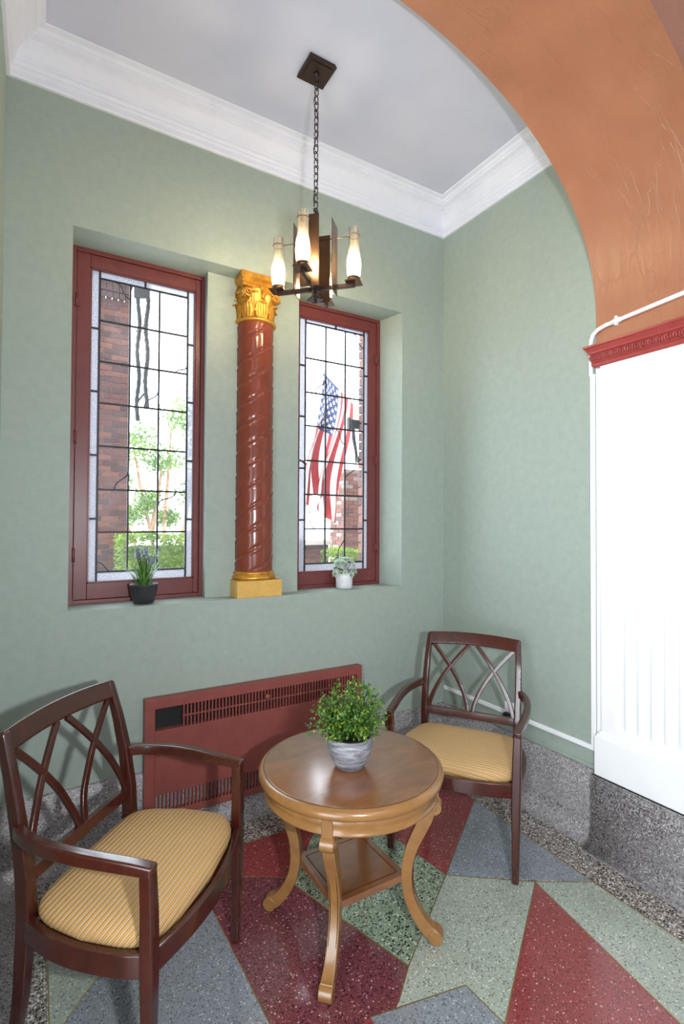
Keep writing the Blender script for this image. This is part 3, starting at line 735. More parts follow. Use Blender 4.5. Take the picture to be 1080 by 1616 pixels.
m = MB(); m.tube([(LX, LY, ZT), (LX, LY, ZT-0.06)], 0.006, 10); m.torus((LX, LY, ZT+0.002), 0.011, 0.003, M=Matrix.Rotation(PI/2, 3, 'X')); m.tube([(LX, LY, ZT-0.06), (LX, LY, 2.70)], 0.009, 12)
m.box(LX-0.022, LX+0.022, LY-0.022, LY+0.022, 2.700, 2.722); m.box(LX-0.03, LX+0.03, LY-0.03, LY+0.03, 2.66, 2.668); m.tube([(LX, LY, 2.70), (LX, LY, 2.645)], 0.006, 8)
m.build('hub', 'darkbronze', lamp, off, 0.001)
ZA = 2.713; AL = 0.19
for k, ang in enumerate((45, 135, 225, 315)):
    a = R_(ang); d = Vector((math.cos(a), math.sin(a), 0)); sd = Vector((-d.y, d.x, 0)); c0 = Vector((LX, LY, 0))
    m = MB(); m.bar([c0+d*0.01+Vector((0, 0, ZA)), c0+d*(AL+0.005)+Vector((0, 0, ZA))], 0.018, 0.018, sd); arm = m.build('arm', 'darkbronze', lamp, off, 0.001)
    m = MB(); e = c0+d*AL
    m.bar([e-d*0.036+Vector((0, 0, ZA+0.012)), e+d*0.036+Vector((0, 0, ZA+0.012))], 0.072, 0.005, sd); m.build('drip_plate', 'bronze', arm, off)
    m = MB(); m.lathe([(0.016, 0.012), (0.030, 0.016), (0.031, 0.034), (0.027, 0.036), (0.012, 0.036), (0.012, 0.06)], 20, (e.x, e.y, ZA)); m.build('cup', 'bronze', arm, off)
    prof = [(0.029, 0.030), (0.0305, 0.05), (0.034, 0.085), (0.0335, 0.105), (0.030, 0.135), (0.0265, 0.165), (0.0258, 0.20), (0.0258, 0.268), (0.0268, 0.272), (0.0242, 0.272), (0.0238, 0.265), (0.0238, 0.20), (0.0245, 0.165), (0.028, 0.135), (0.0315, 0.105), (0.032, 0.085), (0.0285, 0.05), (0.027, 0.030)]
    m = MB(); m.lathe(prof, 28, (e.x, e.y, ZA), caps=False); m.build('glass_shade', 'seedglass', lamp, off)
    m = MB(); m.lathe([(0.008, 0.055), (0.0125, 0.07), (0.014, 0.085), (0.0125, 0.105), (0.007, 0.125), (0.001, 0.14)], 16, (e.x, e.y, ZA)); m.build('bulb', 'bulb', lamp, off)
    m = MB(); p = c0+d*0.095
    m.bar([p+Vector((0, 0, ZA-0.025)), p+Vector((0, 0, ZA+0.31))], 0.092, 0.003, sd); m.build('reflector_plate', 'bronze', lamp, off)
    zr = ZA+0.235
    m = MB(); m.tube([c0+d*0.006+Vector((0, 0, zr)), c0+d*(AL-0.026)+Vector((0, 0, zr))], 0.0022, 6); m.torus((e.x, e.y, zr), 0.0272, 0.0016, n=24, m=5); m.build('wire_clip', 'bronze', lamp, off)

# ------------------------------------------------------------------ armchairs
def make_chair(label):
    ch = empty('armchair', (0, 0, 0), label, 'chair', 'mahogany armchairs by the round table')
    wd = 'mahogany'
    def lerp3(tab, z):
        for (z0_, *a), (z1_, *b) in zip(tab, tab[1:]):
            if z <= z1_: t = (z-z0_)/(z1_-z0_); return [p+(q-p)*t for p, q in zip(a, b)]
        return list(tab[-1][1:])
    stile = [(0.0, 0.232, 0.305), (0.2, 0.243, 0.262), (0.44, 0.252, 0.238), (0.56, 0.255, 0.244), (0.70, 0.257, 0.268), (0.83, 0.254, 0.300), (0.962, 0.248, 0.340)]
    for s_ in (-1, 1):
        # front leg and arm post
        pts = [(s_*0.296, -0.222, 0), (s_*0.298, -0.222, 0.2), (s_*0.300, -0.222, 0.40), (s_*0.303, -0.222, 0.55), (s_*0.306, -0.218, 0.662)]
        m = MB(); m.bar(pts, [0.030, 0.036, 0.042, 0.040, 0.036], [0.030, 0.036, 0.044, 0.042, 0.040], (1, 0, 0)); m.build('front_leg', wd, ch, bevel=0.006)
        zs2 = [0, 0.1, 0.2, 0.32, 0.44, 0.5, 0.56, 0.63, 0.70, 0.77, 0.83, 0.89, 0.962]
        pts = []
        for z in zs2: x, y = lerp3(stile, z); pts.append((s_*x, y, z))
        m = MB(); m.bar(pts, [0.028, 0.031, 0.034, 0.037, 0.04, 0.038, 0.037, 0.035, 0.034, 0.033, 0.032, 0.031, 0.030], [0.034, 0.038, 0.042, 0.046, 0.05, 0.05, 0.048, 0.045, 0.042, 0.04, 0.037, 0.034, 0.03], (1, 0, 0), sub=3); m.build('rear_stile', wd, ch, bevel=0.006)
        # arm
        ap = [(s_*0.306, -0.240, 0.664), (s_*0.311, -0.17, 0.670), (s_*0.318, -0.08, 0.677), (s_*0.323, 0.0, 0.683), (s_*0.320, 0.09, 0.688), (s_*0.307, 0.165, 0.691), (s_*0.288, 0.222, 0.693), (s_*0.266, 0.262, 0.694)]
        m = MB(); m.bar(ap, [0.036, 0.035, 0.034, 0.034, 0.034, 0.033, 0.031, 0.030], [0.030, 0.034, 0.036, 0.037, 0.037, 0.037, 0.038, 0.040], (1, 0, 0), sub=4); m.build('arm', wd, ch, bevel=0.007, seg=3)
        # side rail
        sp = [(s_*0.300, -0.216, 0.410), (s_*0.312, -0.13, 0.408), (s_*0.312, 0.0, 0.408), (s_*0.295, 0.12, 0.410), (s_*0.254, 0.236, 0.412)]
        m = MB(); m.bar(sp, 0.024, 0.062, (1, 0, 0), sub=3); m.build('side_rail', wd, ch, bevel=0.003)
    pts = [(-0.30+0.60*i/12, -0.222-0.058*math.sin(PI*i/12), 0.410) for i in range(13)]
    m = MB(); m.bar(pts, 0.024, 0.062, (0, 1, 0)); m.build('front_rail', wd, ch, bevel=0.003)
    m = MB(); m.bar([(-0.25, 0.237, 0.412), (0.25, 0.237, 0.412)], 0.024, 0.058, (0, 1, 0)); m.build('rear_rail', wd, ch, bevel=0.003)
    def back(x, z):                                   # surface of the back, bowed in the middle
        _, y = lerp3(stile, z); u = x/0.258
        return Vector((x, y+0.022*(1-u*u)*min(1, max(0, (z-0.5)/0.15)), z))
    pts = [back(-0.257+0.514*i/14, 0.932) for i in range(15)]
    for p in pts: p.z += 0.012*(1-((p.x)/0.262)**2)
    m = MB(); m.bar(pts, 0.070, 0.030, (0, 0.33, 0.95)); m.build('top_rail', wd, ch, bevel=0.007, seg=3)
    pts = [back(-0.25+0.50*i/10, 0.545) for i in range(11)]
    m = MB(); m.bar(pts, 0.042, 0.024, (0, 0.1, 1)); m.build('lower_rail', wd, ch, bevel=0.003)
    zt, zb = 0.910, 0.556
    for s_ in (-1, 1):
        for (xt, xb, e) in ((0.232, 0.014, 1.6), (0.022, 0.232, 1.55)):
            pts = []
            for i in range(15):
                t = i/14; q = 1-(1-t)**e; pts.append(back(s_*(xt+(xb-xt)*q), zt+(zb-zt)*t))
            m = MB(); m.bar(pts, 0.022, 0.0165, (1, 0, 0)); m.build('lattice_strip', wd, ch, bevel=0.003)
    # cushion
    m = MB()
    def outline(ins, k):
        pts = []
        N = 48
        for i in range(N):
            a = 2*PI*i/N; c, s_ = math.cos(a), math.sin(a)
            e = 2/7.0
            x = math.copysign(abs(c)**e, c); y = math.copysign(abs(s_)**e, s_)
            yy = y*0.222+0.010
            hw = 0.302 if yy < 0 else 0.302-0.050*(max(0, yy)/0.24)**1.4
            if yy < -0.12: yy -= 0.050*(1-x*x)*min(1, (-0.12-yy)/0.09)
            pts.append((x*(hw-ins), yy*(1-ins/0.26)-ins*0.02, k))
        return pts
    m.loft([outline(0.012, 0.425), outline(0.004, 0.440), outline(0.0, 0.455), outline(0.004, 0.470), outline(0.016, 0.482), outline(0.045, 0.4915), outline(0.10, 0.498), outline(0.17, 0.501), outline(0.235, 0.502)])
    m.build('seat_cushion', 'fabric', ch)
    m = MB(); m.loft([outline(-0.004, 0.392), outline(-0.004, 0.428)], smooth=False); m.build('seat_base', wd, ch)
    return ch
chL = make_chair('mahogany armchair in the left foreground, its back to the left wall')
chL.location = (-2.133, -0.915, 0); chL.rotation_euler = (0, 0, R_(48.2)); chL.scale = (1.0, 0.925, 1.0)
chR = copy_tree(chL); chR['label'] = 'mahogany armchair in the far corner, half behind the round table'
chR.location = (-0.594, -0.790, 0); chR.rotation_euler = (0, 0, R_(-55.8)); chR.scale = (0.985,)*3

# ------------------------------------------------------------------ round table
TX, TY, TZ = -1.365, -0.98, 0.645
tb = empty('round_table', (TX, TY, 0), 'round honey-brown wooden side table with four scrolled legs and square shelf', 'table'); off = tuple(tb.location)
m = MB(); m.lathe([(0.33, 0.604), (0.355, 0.605), (0.362, 0.611), (0.365, 0.621), (0.362, 0.633), (0.352, 0.641), (0.343, 0.6435)], 96, (TX, TY, 0)); m.build('rim', 'oak', tb, off)
m = MB(); m.lathe([(0.343, 0.62), (0.3435, 0.6437), (0.3405, 0.6445), (0.338, 0.645)], 96, (TX, TY, 0)); m.build('tabletop', 'oaktop', tb, off)
m = MB(); m.torus((TX, TY, 0.6437), 0.3435, 0.0012, n=96, m=6); m.build('inlay_line', 'darkline', tb, off)
m = MB(); m.lathe([(0.30, 0.546), (0.340, 0.546), (0.3435, 0.549), (0.3435, 0.555), (0.339, 0.558), (0.342, 0.580), (0.348, 0.606), (0.30, 0.608)], 96, (TX, TY, 0), caps=False); m.build('apron', 'oak', tb, off)
for ang in (45, 135, 225, 315):
    a = R_(ang); d = Vector((math.cos(a), math.sin(a), 0)); sd = Vector((-d.y, d.x, 0)); c0 = Vector((TX, TY, 0))
    m = MB(); m.bar([c0+d*0.328+Vector((0, 0, 0.540)), c0+d*0.333+Vector((0, 0, 0.606))], 0.040, 0.034, sd); m.build('apron_block', 'oak', tb, off, 0.002)
    path = [(0.318, 0.555), (0.316, 0.52), (0.300, 0.47), (0.272, 0.41), (0.246, 0.35), (0.230, 0.29), (0.226, 0.23), (0.234, 0.17), (0.256, 0.115), (0.288, 0.068), (0.316, 0.042), (0.338, 0.034)]
    hh = [0.034, 0.044, 0.050, 0.047, 0.044, 0.042, 0.041, 0.041, 0.042, 0.044, 0.048, 0.050]
    m = MB(); m.bar([c0+d*r+Vector((0, 0, z)) for r, z in path], [0.044, 0.044, 0.044, 0.043, 0.042, 0.041, 0.040, 0.040, 0.041, 0.042, 0.044, 0.046], hh, sd, sub=4)
    leg = m.build('leg', 'oak', tb, off, 0.004)
    m = MB(); cc = c0+d*0.336+Vector((0, 0, 0.0285))
    n = 20
    m.loft([[tuple(cc+sd*q+d*0.0275*math.cos(2*PI*j/n)+Vector((0, 0, 0.0275*math.sin(2*PI*j/n)))) for j in range(n)] for q in (-0.024, 0.024)], smooth=False)
    m.build('foot_scroll', 'oak', leg, off, 0.003)
    m = MB(); cc = c0+d*0.330+Vector((0, 0, 0.515))
    m.loft([[tuple(cc+sd*q+d*0.027*math.cos(2*PI*j/n)+Vector((0, 0, 0.027*math.sin(2*PI*j/n)))) for j in range(n)] for q in (-0.024, 0.024)], smooth=False)
    for sgn in (-1, 1):
        pts = [cc+sd*0.0245*sgn+d*0.019*(1-i/20*0.8)*math.cos(i*0.55)+Vector((0, 0, 0.019*(1-i/20*0.8)*math.sin(i*0.55))) for i in range(20)]
        m.tube(pts, 0.0022, 5)
    m.build('knee_scroll', 'oak', leg, off, 0.003)
    m = MB()
    for q in (-0.014, 0.014):
        m.tube([c0+sd*q+d*(r+h/2+0.0005)+Vector((0, 0, z)) for (r, z), h in zip(path[3:9], hh[3:9])], 0.0014, 5)
    m.build('bead', 'darkline', leg, off)
m = MB(); q = 0.225
m.prism([(TX+q*math.cos(R_(a)), TY+q*math.sin(R_(a))) for a in (45, 135, 225, 315)], 0.212, 0.238); sh = m.build('shelf', 'oaktop', tb, off, 0.003)
m = MB(); q2 = 0.185; P4 = [(TX+q2*math.cos(R_(a)), TY+q2*math.sin(R_(a)), 0.2385) for a in (45, 135, 225, 315)]
for i in range(4): m.bar([P4[i], P4[(i+1) % 4]], 0.003, 0.001, (1, 1, 0) if i % 2 else (1, -1, 0))
m.build('shelf_inlay', 'darkline', sh, off)

# ------------------------------------------------------------------ plants
def unit(r=rnd):
    while True:
        v = Vector((r.uniform(-1, 1), r.uniform(-1, 1), r.uniform(-1, 1)))
        if 0.05 < v.length < 1: return v.normalized()
PX, PY = -1.392, -1.018
pl = empty('potted_boxwood', (PX, PY, TZ), 'bushy green artificial shrub in a grey washed pot on the round table', 'plant'); off = tuple(pl.location)
m = MB(); m.lathe([(0.050, 0.0), (0.056, 0.003), (0.070, 0.03), (0.083, 0.062), (0.090, 0.088), (0.0885, 0.104), (0.085, 0.112), (0.0865, 0.118), (0.084, 0.122), (0.078, 0.119), (0.079, 0.106), (0.077, 0.10)], 40, (PX, PY, TZ+0.0005)); m.build('pot', 'greypot', pl, off)
m = MB(); m.lathe([(0.0765, 0.098), (0.0765, 0.102), (0.03, 0.106), (0.001, 0.107)], 24, (PX, PY, TZ)); m.build('soil', 'soil', pl, off)
ms, mf = MB(), MB()
for k in range(185):
    d = unit(); d.z = abs(d.z)*0.9+0.05; d.normalize()
    rx = 0.170*(0.55+0.55*rnd.random()); top = Vector((PX, PY, TZ+0.175))+Vector((d.x*rx, d.y*rx, d.z*0.165*(0.7+0.35*rnd.random())-0.045*(1-d.z)))
    b = Vector((PX+d.x*0.03, PY+d.y*0.03, TZ+0.105)); mid = b.lerp(top, 0.5)+Vector((0, 0, 0.025))
    pts = [b.lerp(mid, t).lerp(mid.lerp(top, t), t) for t in (0, 0.25, 0.5, 0.75, 1)]
    ms.tube(pts, [0.0014, 0.0013, 0.0012, 0.001, 0.0008], 4)
    for i in range(15):
        t = 0.35+0.65*i/14; q = b.lerp(mid, t).lerp(mid.lerp(top, t), t)+unit()*0.008
        dd = (unit()+d*0.4).normalized()
        mf.leaf(q, dd, (unit()+Vector((0, 0, 1))).normalized(), rnd.uniform(0.010, 0.018), rnd.uniform(0.008, 0.013), 1 if rnd.random() < 0.2 else 0, 0.15, 0.2)
ms.build('stems', 'stem', pl, off, kind='stuff'); mf.build('foliage', ['leaf', 'leaf_y'], pl, off, kind='stuff')

QX, QY = -1.972, 0.095
pl = empty('potted_lavender', (QX, QY, ZS), 'lavender and grass blades in a black pot on the left window sill', 'plant'); off = tuple(pl.location)
m = MB(); m.lathe([(0.046, 0), (0.050, 0.004), (0.062, 0.045), (0.0675, 0.085), (0.0705, 0.094), (0.0705, 0.101), (0.066, 0.101), (0.064, 0.09)], 32, (QX, QY, ZS+0.0005)); m.build('pot', 'blackpot', pl, off)
m = MB(); m.lathe([(0.064, 0.082), (0.064, 0.086), (0.001, 0.090)], 20, (QX, QY, ZS)); m.build('soil', 'soil', pl, off)
m = MB()
for k in range(95):
    a = rnd.uniform(0, 2*PI); sp = rnd.random()**0.7; L = rnd.uniform(0.10, 0.20); d = Vector((math.cos(a), math.sin(a)*0.6, 0))
    b = Vector((QX, QY, ZS+0.088))+d*0.045*rnd.random()
    rows = []; sd = d.cross(Vector((0, 0, 1)))
    for i in range(6):
        t = i/5; p = b+d*L*0.75*sp*t**1.4+Vector((0, 0, L*t*(1-0.35*sp*t))); w = 0.0042*(1-t**2)+0.0004
        rows.append([tuple(p-sd*w), tuple(p+sd*w)])
    m.loft(rows, closed=False, caps=False)
m.build('grass_blades', 'blade', pl, off, kind='stuff')
ms, mp, mw = MB(), MB(), MB()
for k in range(30):
    a = rnd.uniform(0, 2*PI); sp = rnd.uniform(0.1, 0.85); h = rnd.uniform(0.13, 0.205)
    b = Vector((QX, QY, ZS+0.088)); t_ = b+Vector((math.cos(a)*0.088*sp, math.sin(a)*0.05*sp, h))
    ms.tube([b, b.lerp(t_, 0.5)+Vector((0, 0, 0.012)), t_], 0.0011, 4)
    tgt = mw if k % 2 else mp
    for i in range(16):
        q = t_+Vector((0, 0, -0.046*i/16))+unit()*0.006
        tgt.leaf(q, (unit()+Vector((0, 0, 0.6))).normalized(), unit(), 0.009, 0.006)
ms.build('flower_stems', 'stem', pl, off, kind='stuff'); mp.build('lavender_flowers', 'lavender', pl, off, kind='stuff'); mw.build('pale_flowers', 'palebloom', pl, off, kind='stuff')

QX, QY = -0.742, 0.115
pl = empty('potted_sage', (QX, QY, ZS), 'silvery green leaf rosettes in a small white pot on the right window sill', 'plant'); off = tuple(pl.location)
m = MB(); m.lathe([(0.050, 0), (0.0535, 0.004), (0.0555, 0.094), (0.0545, 0.097), (0.051, 0.095), (0.050, 0.085)], 32, (QX, QY, ZS+0.0005)); m.build('pot', 'whitepot', pl, off)
m = MB(); m.lathe([(0.050, 0.078), (0.050, 0.083), (0.001, 0.086)], 20, (QX, QY, ZS)); m.build('soil', 'soil', pl, off)
mf = MB(); ms = MB()
for k in range(42):
    d = unit(); d.z = abs(d.z); c = Vector((QX+d.x*0.075, QY+d.y*0.052, ZS+0.094+d.z*0.082+(0.012 if d.z > .3 else -0.006)))
    ms.tube([(QX+d.x*0.02, QY+d.y*0.02, ZS+0.08), tuple(c)], 0.0012, 4)
    ax = (d+Vector((0, 0, 0.3))).normalized(); o1_ = ax.orthogonal().normalized(); o2_ = ax.cross(o1_)
    for i in range(14):
        a = i*2.4; tt = 0.25+0.75*i/14; dd = (o1_*math.cos(a)+o2_*math.sin(a))*tt+ax*(1.1-tt)
        mf.leaf(c, dd, ax, 0.028*(0.6+0.5*tt), 0.014, 0, 0.2, 0.15)
ms.build('stems', 'stem', pl, off, kind='stuff'); mf.build('foliage', 'sage', pl, off, kind='stuff')

# ------------------------------------------------------------------ outdoors
MB().box(-40, 40, YB, 90, -0.4, -0.25).build('ground', 'concrete', kind='structure')
brick_me = {}
def brick_mesh(l, d, h, mt):
    k = (round(l, 3), round(d, 3), round(h, 3), mt)
    if k not in brick_me:
        m = MB(); b = 0.004
        m.loft([[(-l/2+b, -d/2+b, -h/2), (l/2-b, -d/2+b, -h/2), (l/2-b, d/2-b, -h/2), (-l/2+b, d/2-b, -h/2)],
                [(-l/2, -d/2, -h/2+b), (l/2, -d/2, -h/2+b), (l/2, d/2, -h/2+b), (-l/2, d/2, -h/2+b)],
                [(-l/2, -d/2, h/2-b), (l/2, -d/2, h/2-b), (l/2, d/2, h/2-b), (-l/2, d/2, h/2-b)],
                [(-l/2+b, -d/2+b, h/2), (l/2-b, -d/2+b, h/2), (l/2-b, d/2-b, h/2), (-l/2+b, d/2-b, h/2)]], smooth=False)
        brick_me[k] = m.mesh('brick', mt)
    return brick_me[k]
def bricks(root, axis, a0, a1, face, z0, z1, off, course=0.075, L=0.205, J=0.010, cols=('brick1', 'brick1', 'brick2', 'brick3'), rg=rnd):
    """one skin of running-bond bricks; axis 'x': face lies at y=face, axis 'y': face lies at x=face"""
    k = 0; z = z0
    while z+course <= z1+1e-6:
        p = a0; first = True
        while p < a1-0.02:
            l = L*0.5 if (first and k % 2) else L
            if p+l > a1-0.03: l = a1-p
            h = course-J; me = brick_mesh(l-J if p+l < a1-0.001 else l, 0.09, h, rg.choice(cols)); c = p+(l-J if p+l < a1-0.001 else l)/2
            jit = rg.uniform(-0.004, 0.004)
            if axis == 'x': inst('brick', me, root, (c-off[0], face+0.045+jit-off[1], z+course/2-off[2]))
            else: inst('brick', me, root, (face+0.045+jit-off[0], c-off[1], z+course/2-off[2]), (0, 0, PI/2))
            p += l; first = False
        z += course; k += 1
def pier(label, name, x0, x1, y0, y1, z0, z1, skins, **kw):
    r = empty(name, ((x0+x1)/2, (y0+y1)/2, -0.25), label, 'pillar'); off = tuple(r.location)
    MB().box(x0+0.012, x1-0.012, y0+0.012, y1-0.012, -0.25, z1).build('mortar_core', 'mortar', r, off)
    for (ax, a0, a1, fc) in skins: bricks(r, ax, a0, a1, fc, z0, z1, off, **kw)
    return r, off
bp_, off = pier('shaded brick porch pillar filling the left side of the left window view', 'brick_pillar', -2.02, -1.385, 4.76, 5.36, 0.75, 4.575, [('x', -2.02, -1.385, 4.76)])
m = MB()
for k in range(9):
    x = -2.05+0.078*k; me = brick_mesh(0.066, 0.12, 0.07, 'brick2'); inst('brick', me, bp_, (x-off[0], 4.77-off[1], 4.615-off[2]))
    me = brick_mesh(0.068, 0.10, 0.20, 'brick2'); inst('brick', me, bp_, (x-off[0], 4.775-off[1], 4.76-off[2]), (R_(-10), 0, 0))
MB().box(-2.1, -1.33, 4.70, 5.42, 4.875, 5.1).build('coping', 'brick2', bp_, off, 0.01)
pier('brick buttress at the right edge of the right window view, carrying the flag', 'brick_buttress', -0.192, 0.36, YB, 0.80, 0.75, 4.6, [('y', YB+0.01, 0.80, -0.192), ('x', -0.19, 0.36, 0.795-0.07)])
pier('sunlit brick gate pillar standing beyond the flag', 'brick_pillar', 2.41, 2.95, 5.38, 5.9, 0.55, 2.56, [('x', 2.41, 2.95, 5.38), ('y', 5.47, 5.9, 2.41)], cols=('brick1', 'brick3', 'brick3', 'mortar'))  # paler brick mix puts the sunlight into the colour
lw, off = pier('low brick garden wall with pale stone coping beyond the flag', 'garden_wall', 0.7, 1.52, 4.36, 4.66, 0.25, 1.225, [('x', 0.7, 1.52, 4.36), ])
MB().box(0.66, 1.56, 4.32, 4.70, 1.225, 1.30).build('coping', 'concrete', lw, off, 0.01)

def blob_leaves(m, c, rad, n, L, Wd, rg, shell=0.55):
    for _ in range(n):
        d = unit(rg); r = shell+(1-shell)*rg.random()
        p = Vector(c)+Vector((d.x*rad[0]*r, d.y*rad[1]*r, d.z*rad[2]*r))
        m.leaf(p, (unit(rg)+d*0.5).normalized(), (d+unit(rg)*0.7).normalized(), L*rg.uniform(0.7, 1.3), Wd*rg.uniform(0.7, 1.3), 0, 0.1, 0.2)
def tree(name, label, base, stems, blobs, n, L, mt='treeleaf', group=None):
    rg = random.Random(name+label); r = empty(name, base, label, 'tree', group); off = tuple(base)
    B = Vector(base)
    for st in stems:
        m = MB(); pts = [B+Vector(p) for p in st]; k = len(pts); m.tube(pts, [0.055*(1-0.6*i/(k-1)) for i in range(k)], 7); m.build('trunk', 'bark', r, off)
    m = MB()
    for (c, rad) in blobs: blob_leaves(m, B+Vector(c), rad, n, L, L*0.55, rg, 0.3)
    m.build('foliage', mt, r, off, kind='stuff')
    return r
tree('crape_myrtle', 'bright green multi-stemmed tree outside the left window', (-0.35, 7.6, -0.25),
     [[(0, 0, 0), (-0.10, 0, 0.7), (-0.22, 0, 1.6), (-0.42, 0.05, 2.5), (-0.55, 0.1, 3.3)], [(0.03, 0, 0), (0.05, 0.1, 0.9), (0.05, 0.1, 1.9), (0.12, 0.1, 2.9), (0.15, 0.1, 3.7)],
      [(0.08, 0, 0), (0.22, 0, 0.8), (0.42, 0, 1.8), (0.50, 0, 2.6), (0.75, 0, 3.4)], [(-0.22, 0, 1.6), (-0.1, 0, 2.3), (-0.02, 0, 3.0)], [(-0.05, 0.1, 0), (-0.3, 0.1, 0.8), (-0.62, 0.1, 1.7), (-0.8, 0.1, 2.6)]],
     [((-0.5, 0, 3.3), (0.42, 0.5, 0.42)), ((0.35, 0, 3.9), (0.5, 0.5, 0.42)), ((0.8, 0.1, 3.3), (0.5, 0.5, 0.5)), ((0.0, 0.1, 3.0), (0.4, 0.5, 0.3)), ((-0.85, 0, 2.5), (0.32, 0.4, 0.42)), ((-0.3, 0, 2.2), (0.28, 0.4, 0.28)), ((0.6, 0.1, 2.4), (0.4, 0.4, 0.32)), ((-0.6, 0, 1.95), (0.28, 0.3, 0.2)), ((0.15, 0.3, 1.9), (0.3, 0.3, 0.2))], 520, 0.085)
tree('garden_tree', 'hazy pale green tree behind the flag', (3.1, 12.5, -0.25), [[(0, 0, 0), (0.1, 0, 1.5), (-0.1, 0, 3)]],
     [((0.0, 0, 2.6), (0.55, 0.6, 0.75)), ((-1.3, 0.2, 3.2), (0.6, 0.6, 0.9)), ((-0.7, 0.2, 1.8), (0.5, 0.6, 0.5)), ((0.5, 0.1, 2.0), (0.45, 0.5, 0.5))], 520, 0.12)
def hedge(name, label, x0, x1, y0, y1, z1, n, seed):
    rg = random.Random(seed); r = empty(name, ((x0+x1)/2, (y0+y1)/2, -0.25), label, 'hedge'); off = tuple(r.location)
    MB().box(x0+0.12, x1-0.12, y0+0.12, y1-0.12, -0.25, z1-0.14).build('inner_growth', 'hedgeleaf', r, off, 0.05)
    m = MB()
    for _ in range(n):
        p = Vector((rg.uniform(x0, x1), rg.uniform(y0, y1), rg.uniform(0.3, z1)))
        w = rg.random()
        if w < 0.42: p.y = y0+rg.random()**2*0.12; nn = Vector((0, -1, 0.2))
        elif w < 0.8: p.z = z1-rg.random()**2*0.12+0.03*math.sin(p.x*9); nn = Vector((0, 0, 1))
        elif w < 0.9: p.x = x0+rg.random()**2*0.12; nn = Vector((-1, 0, 0.2))
        else: p.x = x1-rg.random()**2*0.12; nn = Vector((1, 0, 0.2))
        m.leaf(p, (unit(rg)+nn*0.5).normalized(), (nn+unit(rg)*0.8).normalized(), rg.uniform(0.04, 0.07), rg.uniform(0.022, 0.036), 0, 0.15, 0.2)
    m.build('foliage', 'hedgeleaf', r, off, kind='stuff')
hedge('clipped_hedge', 'bright green clipped hedge below the tree outside the left window', -1.56, 0.45, 4.25, 4.70, 1.40, 5200, 3)
hedge('clipped_hedge', 'low green hedge below the flag outside the right window', 1.35, 2.60, 3.95, 4.30, 1.14, 3000, 4)

# iron hanging lantern bracket seen through the left window
r = empty('iron_hanger', (-1.50, 3.07, 4.3), 'black iron hanger dangling at the top of the left window view', 'hanger'); off = tuple(r.location)
DR = Vector((0.86, -0.51, 0))
def ir(u, z): return Vector((-1.515, 3.07, z))+DR*u
m = MB(); m.bar([ir(0.0, 4.32), ir(0.0, 3.98)], 0.17, 0.05, DR); m.build('bracket_plate', 'iron', r, off, 0.01)
rg = random.Random(2)
m = MB()
for u, zt_, zb_ in ((-0.035, 4.0, 2.66), (0.055, 4.0, 2.80)):
    pts = [ir(u+0.012*math.sin(zz*11+u*40), zz) for zz in [zt_+(zb_-zt_)*i/30 for i in range(31)]]
    m.tube(pts, [0.018+0.009*abs(math.sin(i*1.7)) for i in range(31)], 6)
m.tube([ir(-0.06, 3.62), ir(0.07, 3.70)], 0.012, 6); m.tube([ir(-0.04, 2.86), ir(0.055, 2.98)], 0.012, 6)
m.build('hanging_rods', 'iron', r, off)
MB().box(-1.53, -1.49, YB, 3.05, 4.30, 4.34).build('beam', 'iron', r, off)

# black bracket on the buttress
r = empty('iron_bracket', (-0.20, 0.83, 2.1), 'small black iron bracket on the buttress beside the flag', 'bracket'); off = tuple(r.location)
m = MB(); m.box(-0.27, -0.16, 0.80, 0.86, 2.36, 2.43); m.box(-0.285, -0.265, 0.81, 0.85, 2.345, 2.445); m.build('socket', 'iron', r, off, 0.006)
m = MB(); m.tube([(-0.235, 0.83, 2.37), (-0.228, 0.83, 2.28), (-0.205, 0.83, 2.17), (-0.195, 0.83, 2.10)], [0.014, 0.017, 0.013, 0.015], 8); m.box(-0.205, -0.165, 0.80, 0.85, 2.08, 2.13); m.build('strap', 'iron', r, off)

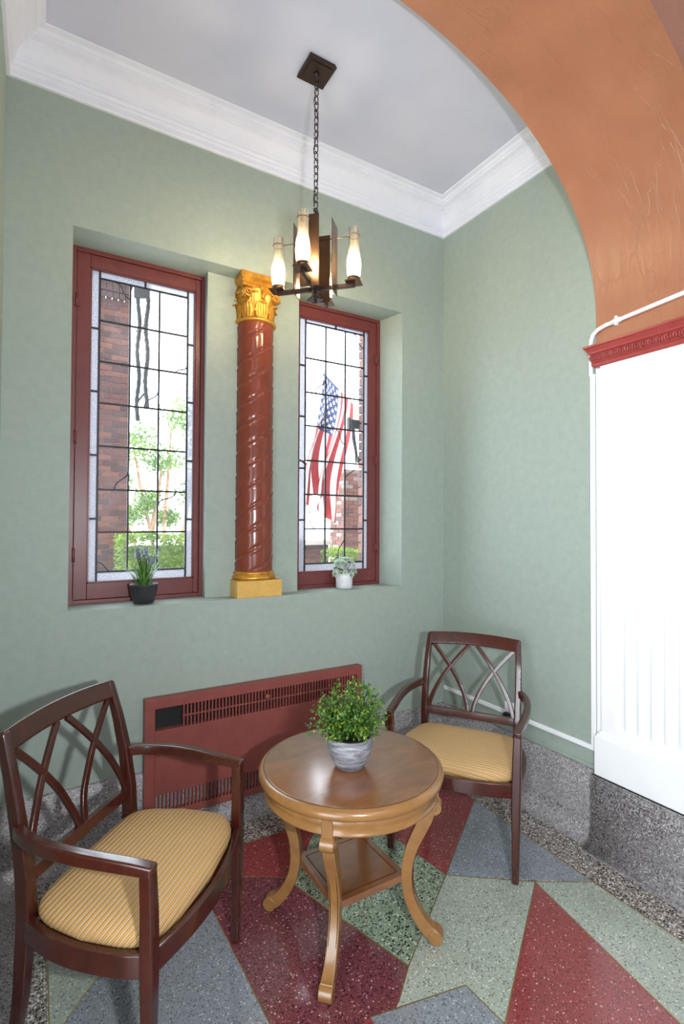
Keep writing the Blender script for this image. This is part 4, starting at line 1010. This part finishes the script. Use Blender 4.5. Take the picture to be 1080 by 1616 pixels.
# flag
H0, H1 = Vector((0.042, 1.86, 3.137)), Vector((0.024, 1.24, 2.681)); ud = (H0-H1).normalized()
fg = empty('flag', tuple(H1-ud*0.55), 'stars and stripes flag hanging from an angled pole outside the right window', 'flag'); off = tuple(fg.location)
m = MB(); m.tube([H1-ud*0.54, H0+ud*0.16], 0.011, 8); m.lathe([(0.001, -0.02), (0.018, 0), (0.001, 0.02)], 10, tuple(H0+ud*0.17)); m.build('pole', 'white', fg, off)
def cloth(u, v):
    h = H0.lerp(H1, v); g = min(1, u*1.25); g = g*g*(3-2*g)
    drop = (1.34+(1.12-1.34)*v)*(u**0.96)*(1-0.10*math.sin(PI*v)*u)
    y = h.y+(1.56-h.y)*0.80*g; x = h.x-0.25*(1-v)*g-0.07*g
    f = 0.055*min(1, u*1.4)
    p = Vector((x, y, h.z-0.012-drop))
    p += DR*f*math.sin(v*2*PI*2.1+u*2.2)+Vector((0.51, 0.86, 0))*f*1.3*math.cos(v*2*PI*2.1+u*2.4)
    p.z -= 0.05*u*math.sin(v*9+1)
    return p
NU, NV = 40, 52
m = MB(); vs = [cloth(i/NU, j/NV) for i in range(NU+1) for j in range(NV+1)]
fs, ms_ = [], []
for i in range(NU):
    for j in range(NV):
        st = j//4; canton = (i < NU*0.40 and j < 28); mi = 2 if canton else (0 if st % 2 == 0 else 1)
        a = i*(NV+1)+j; m.f.append((a, a+1, a+NV+2, a+NV+1)); m.mi.append(mi); m.sm.append(True)
m.v = [tuple(p) for p in vs]
fc = m.build('cloth', ['f_red', 'f_white', 'f_blue'], fg, off)
sd_ = fc.modifiers.new('solid', 'SOLIDIFY'); sd_.thickness = 0.002
m = MB()
for rr in range(9):
    for cc in range(6 if rr % 2 == 0 else 5):
        v = 28/52*(rr+0.5+0.1)/9.2; u = 0.40*((cc+0.5 if rr % 2 == 0 else cc+1.0)/6)
        for sgn in (-1, 1):
            ring = []
            for k in range(10):
                a = 2*PI*k/10; q = 0.030 if k % 2 == 0 else 0.0125
                uu, vv = min(0.99, max(0.001, u+q*math.cos(a)/1.3)), min(0.99, max(0.001, v+q*math.sin(a)/0.78))
                p = cloth(uu, vv); e = 0.002
                nn = (cloth(uu+e, vv)-p).cross(cloth(uu, vv+e)-p).normalized(); ring.append(p+nn*sgn*0.004)
            cen = sum(ring, Vector())/10
            m.add([cen]+ring, [(0, 1+k, 1+(k+1) % 10) for k in range(10)])
m.build('stars', 'f_white', fc, off, kind='stuff')
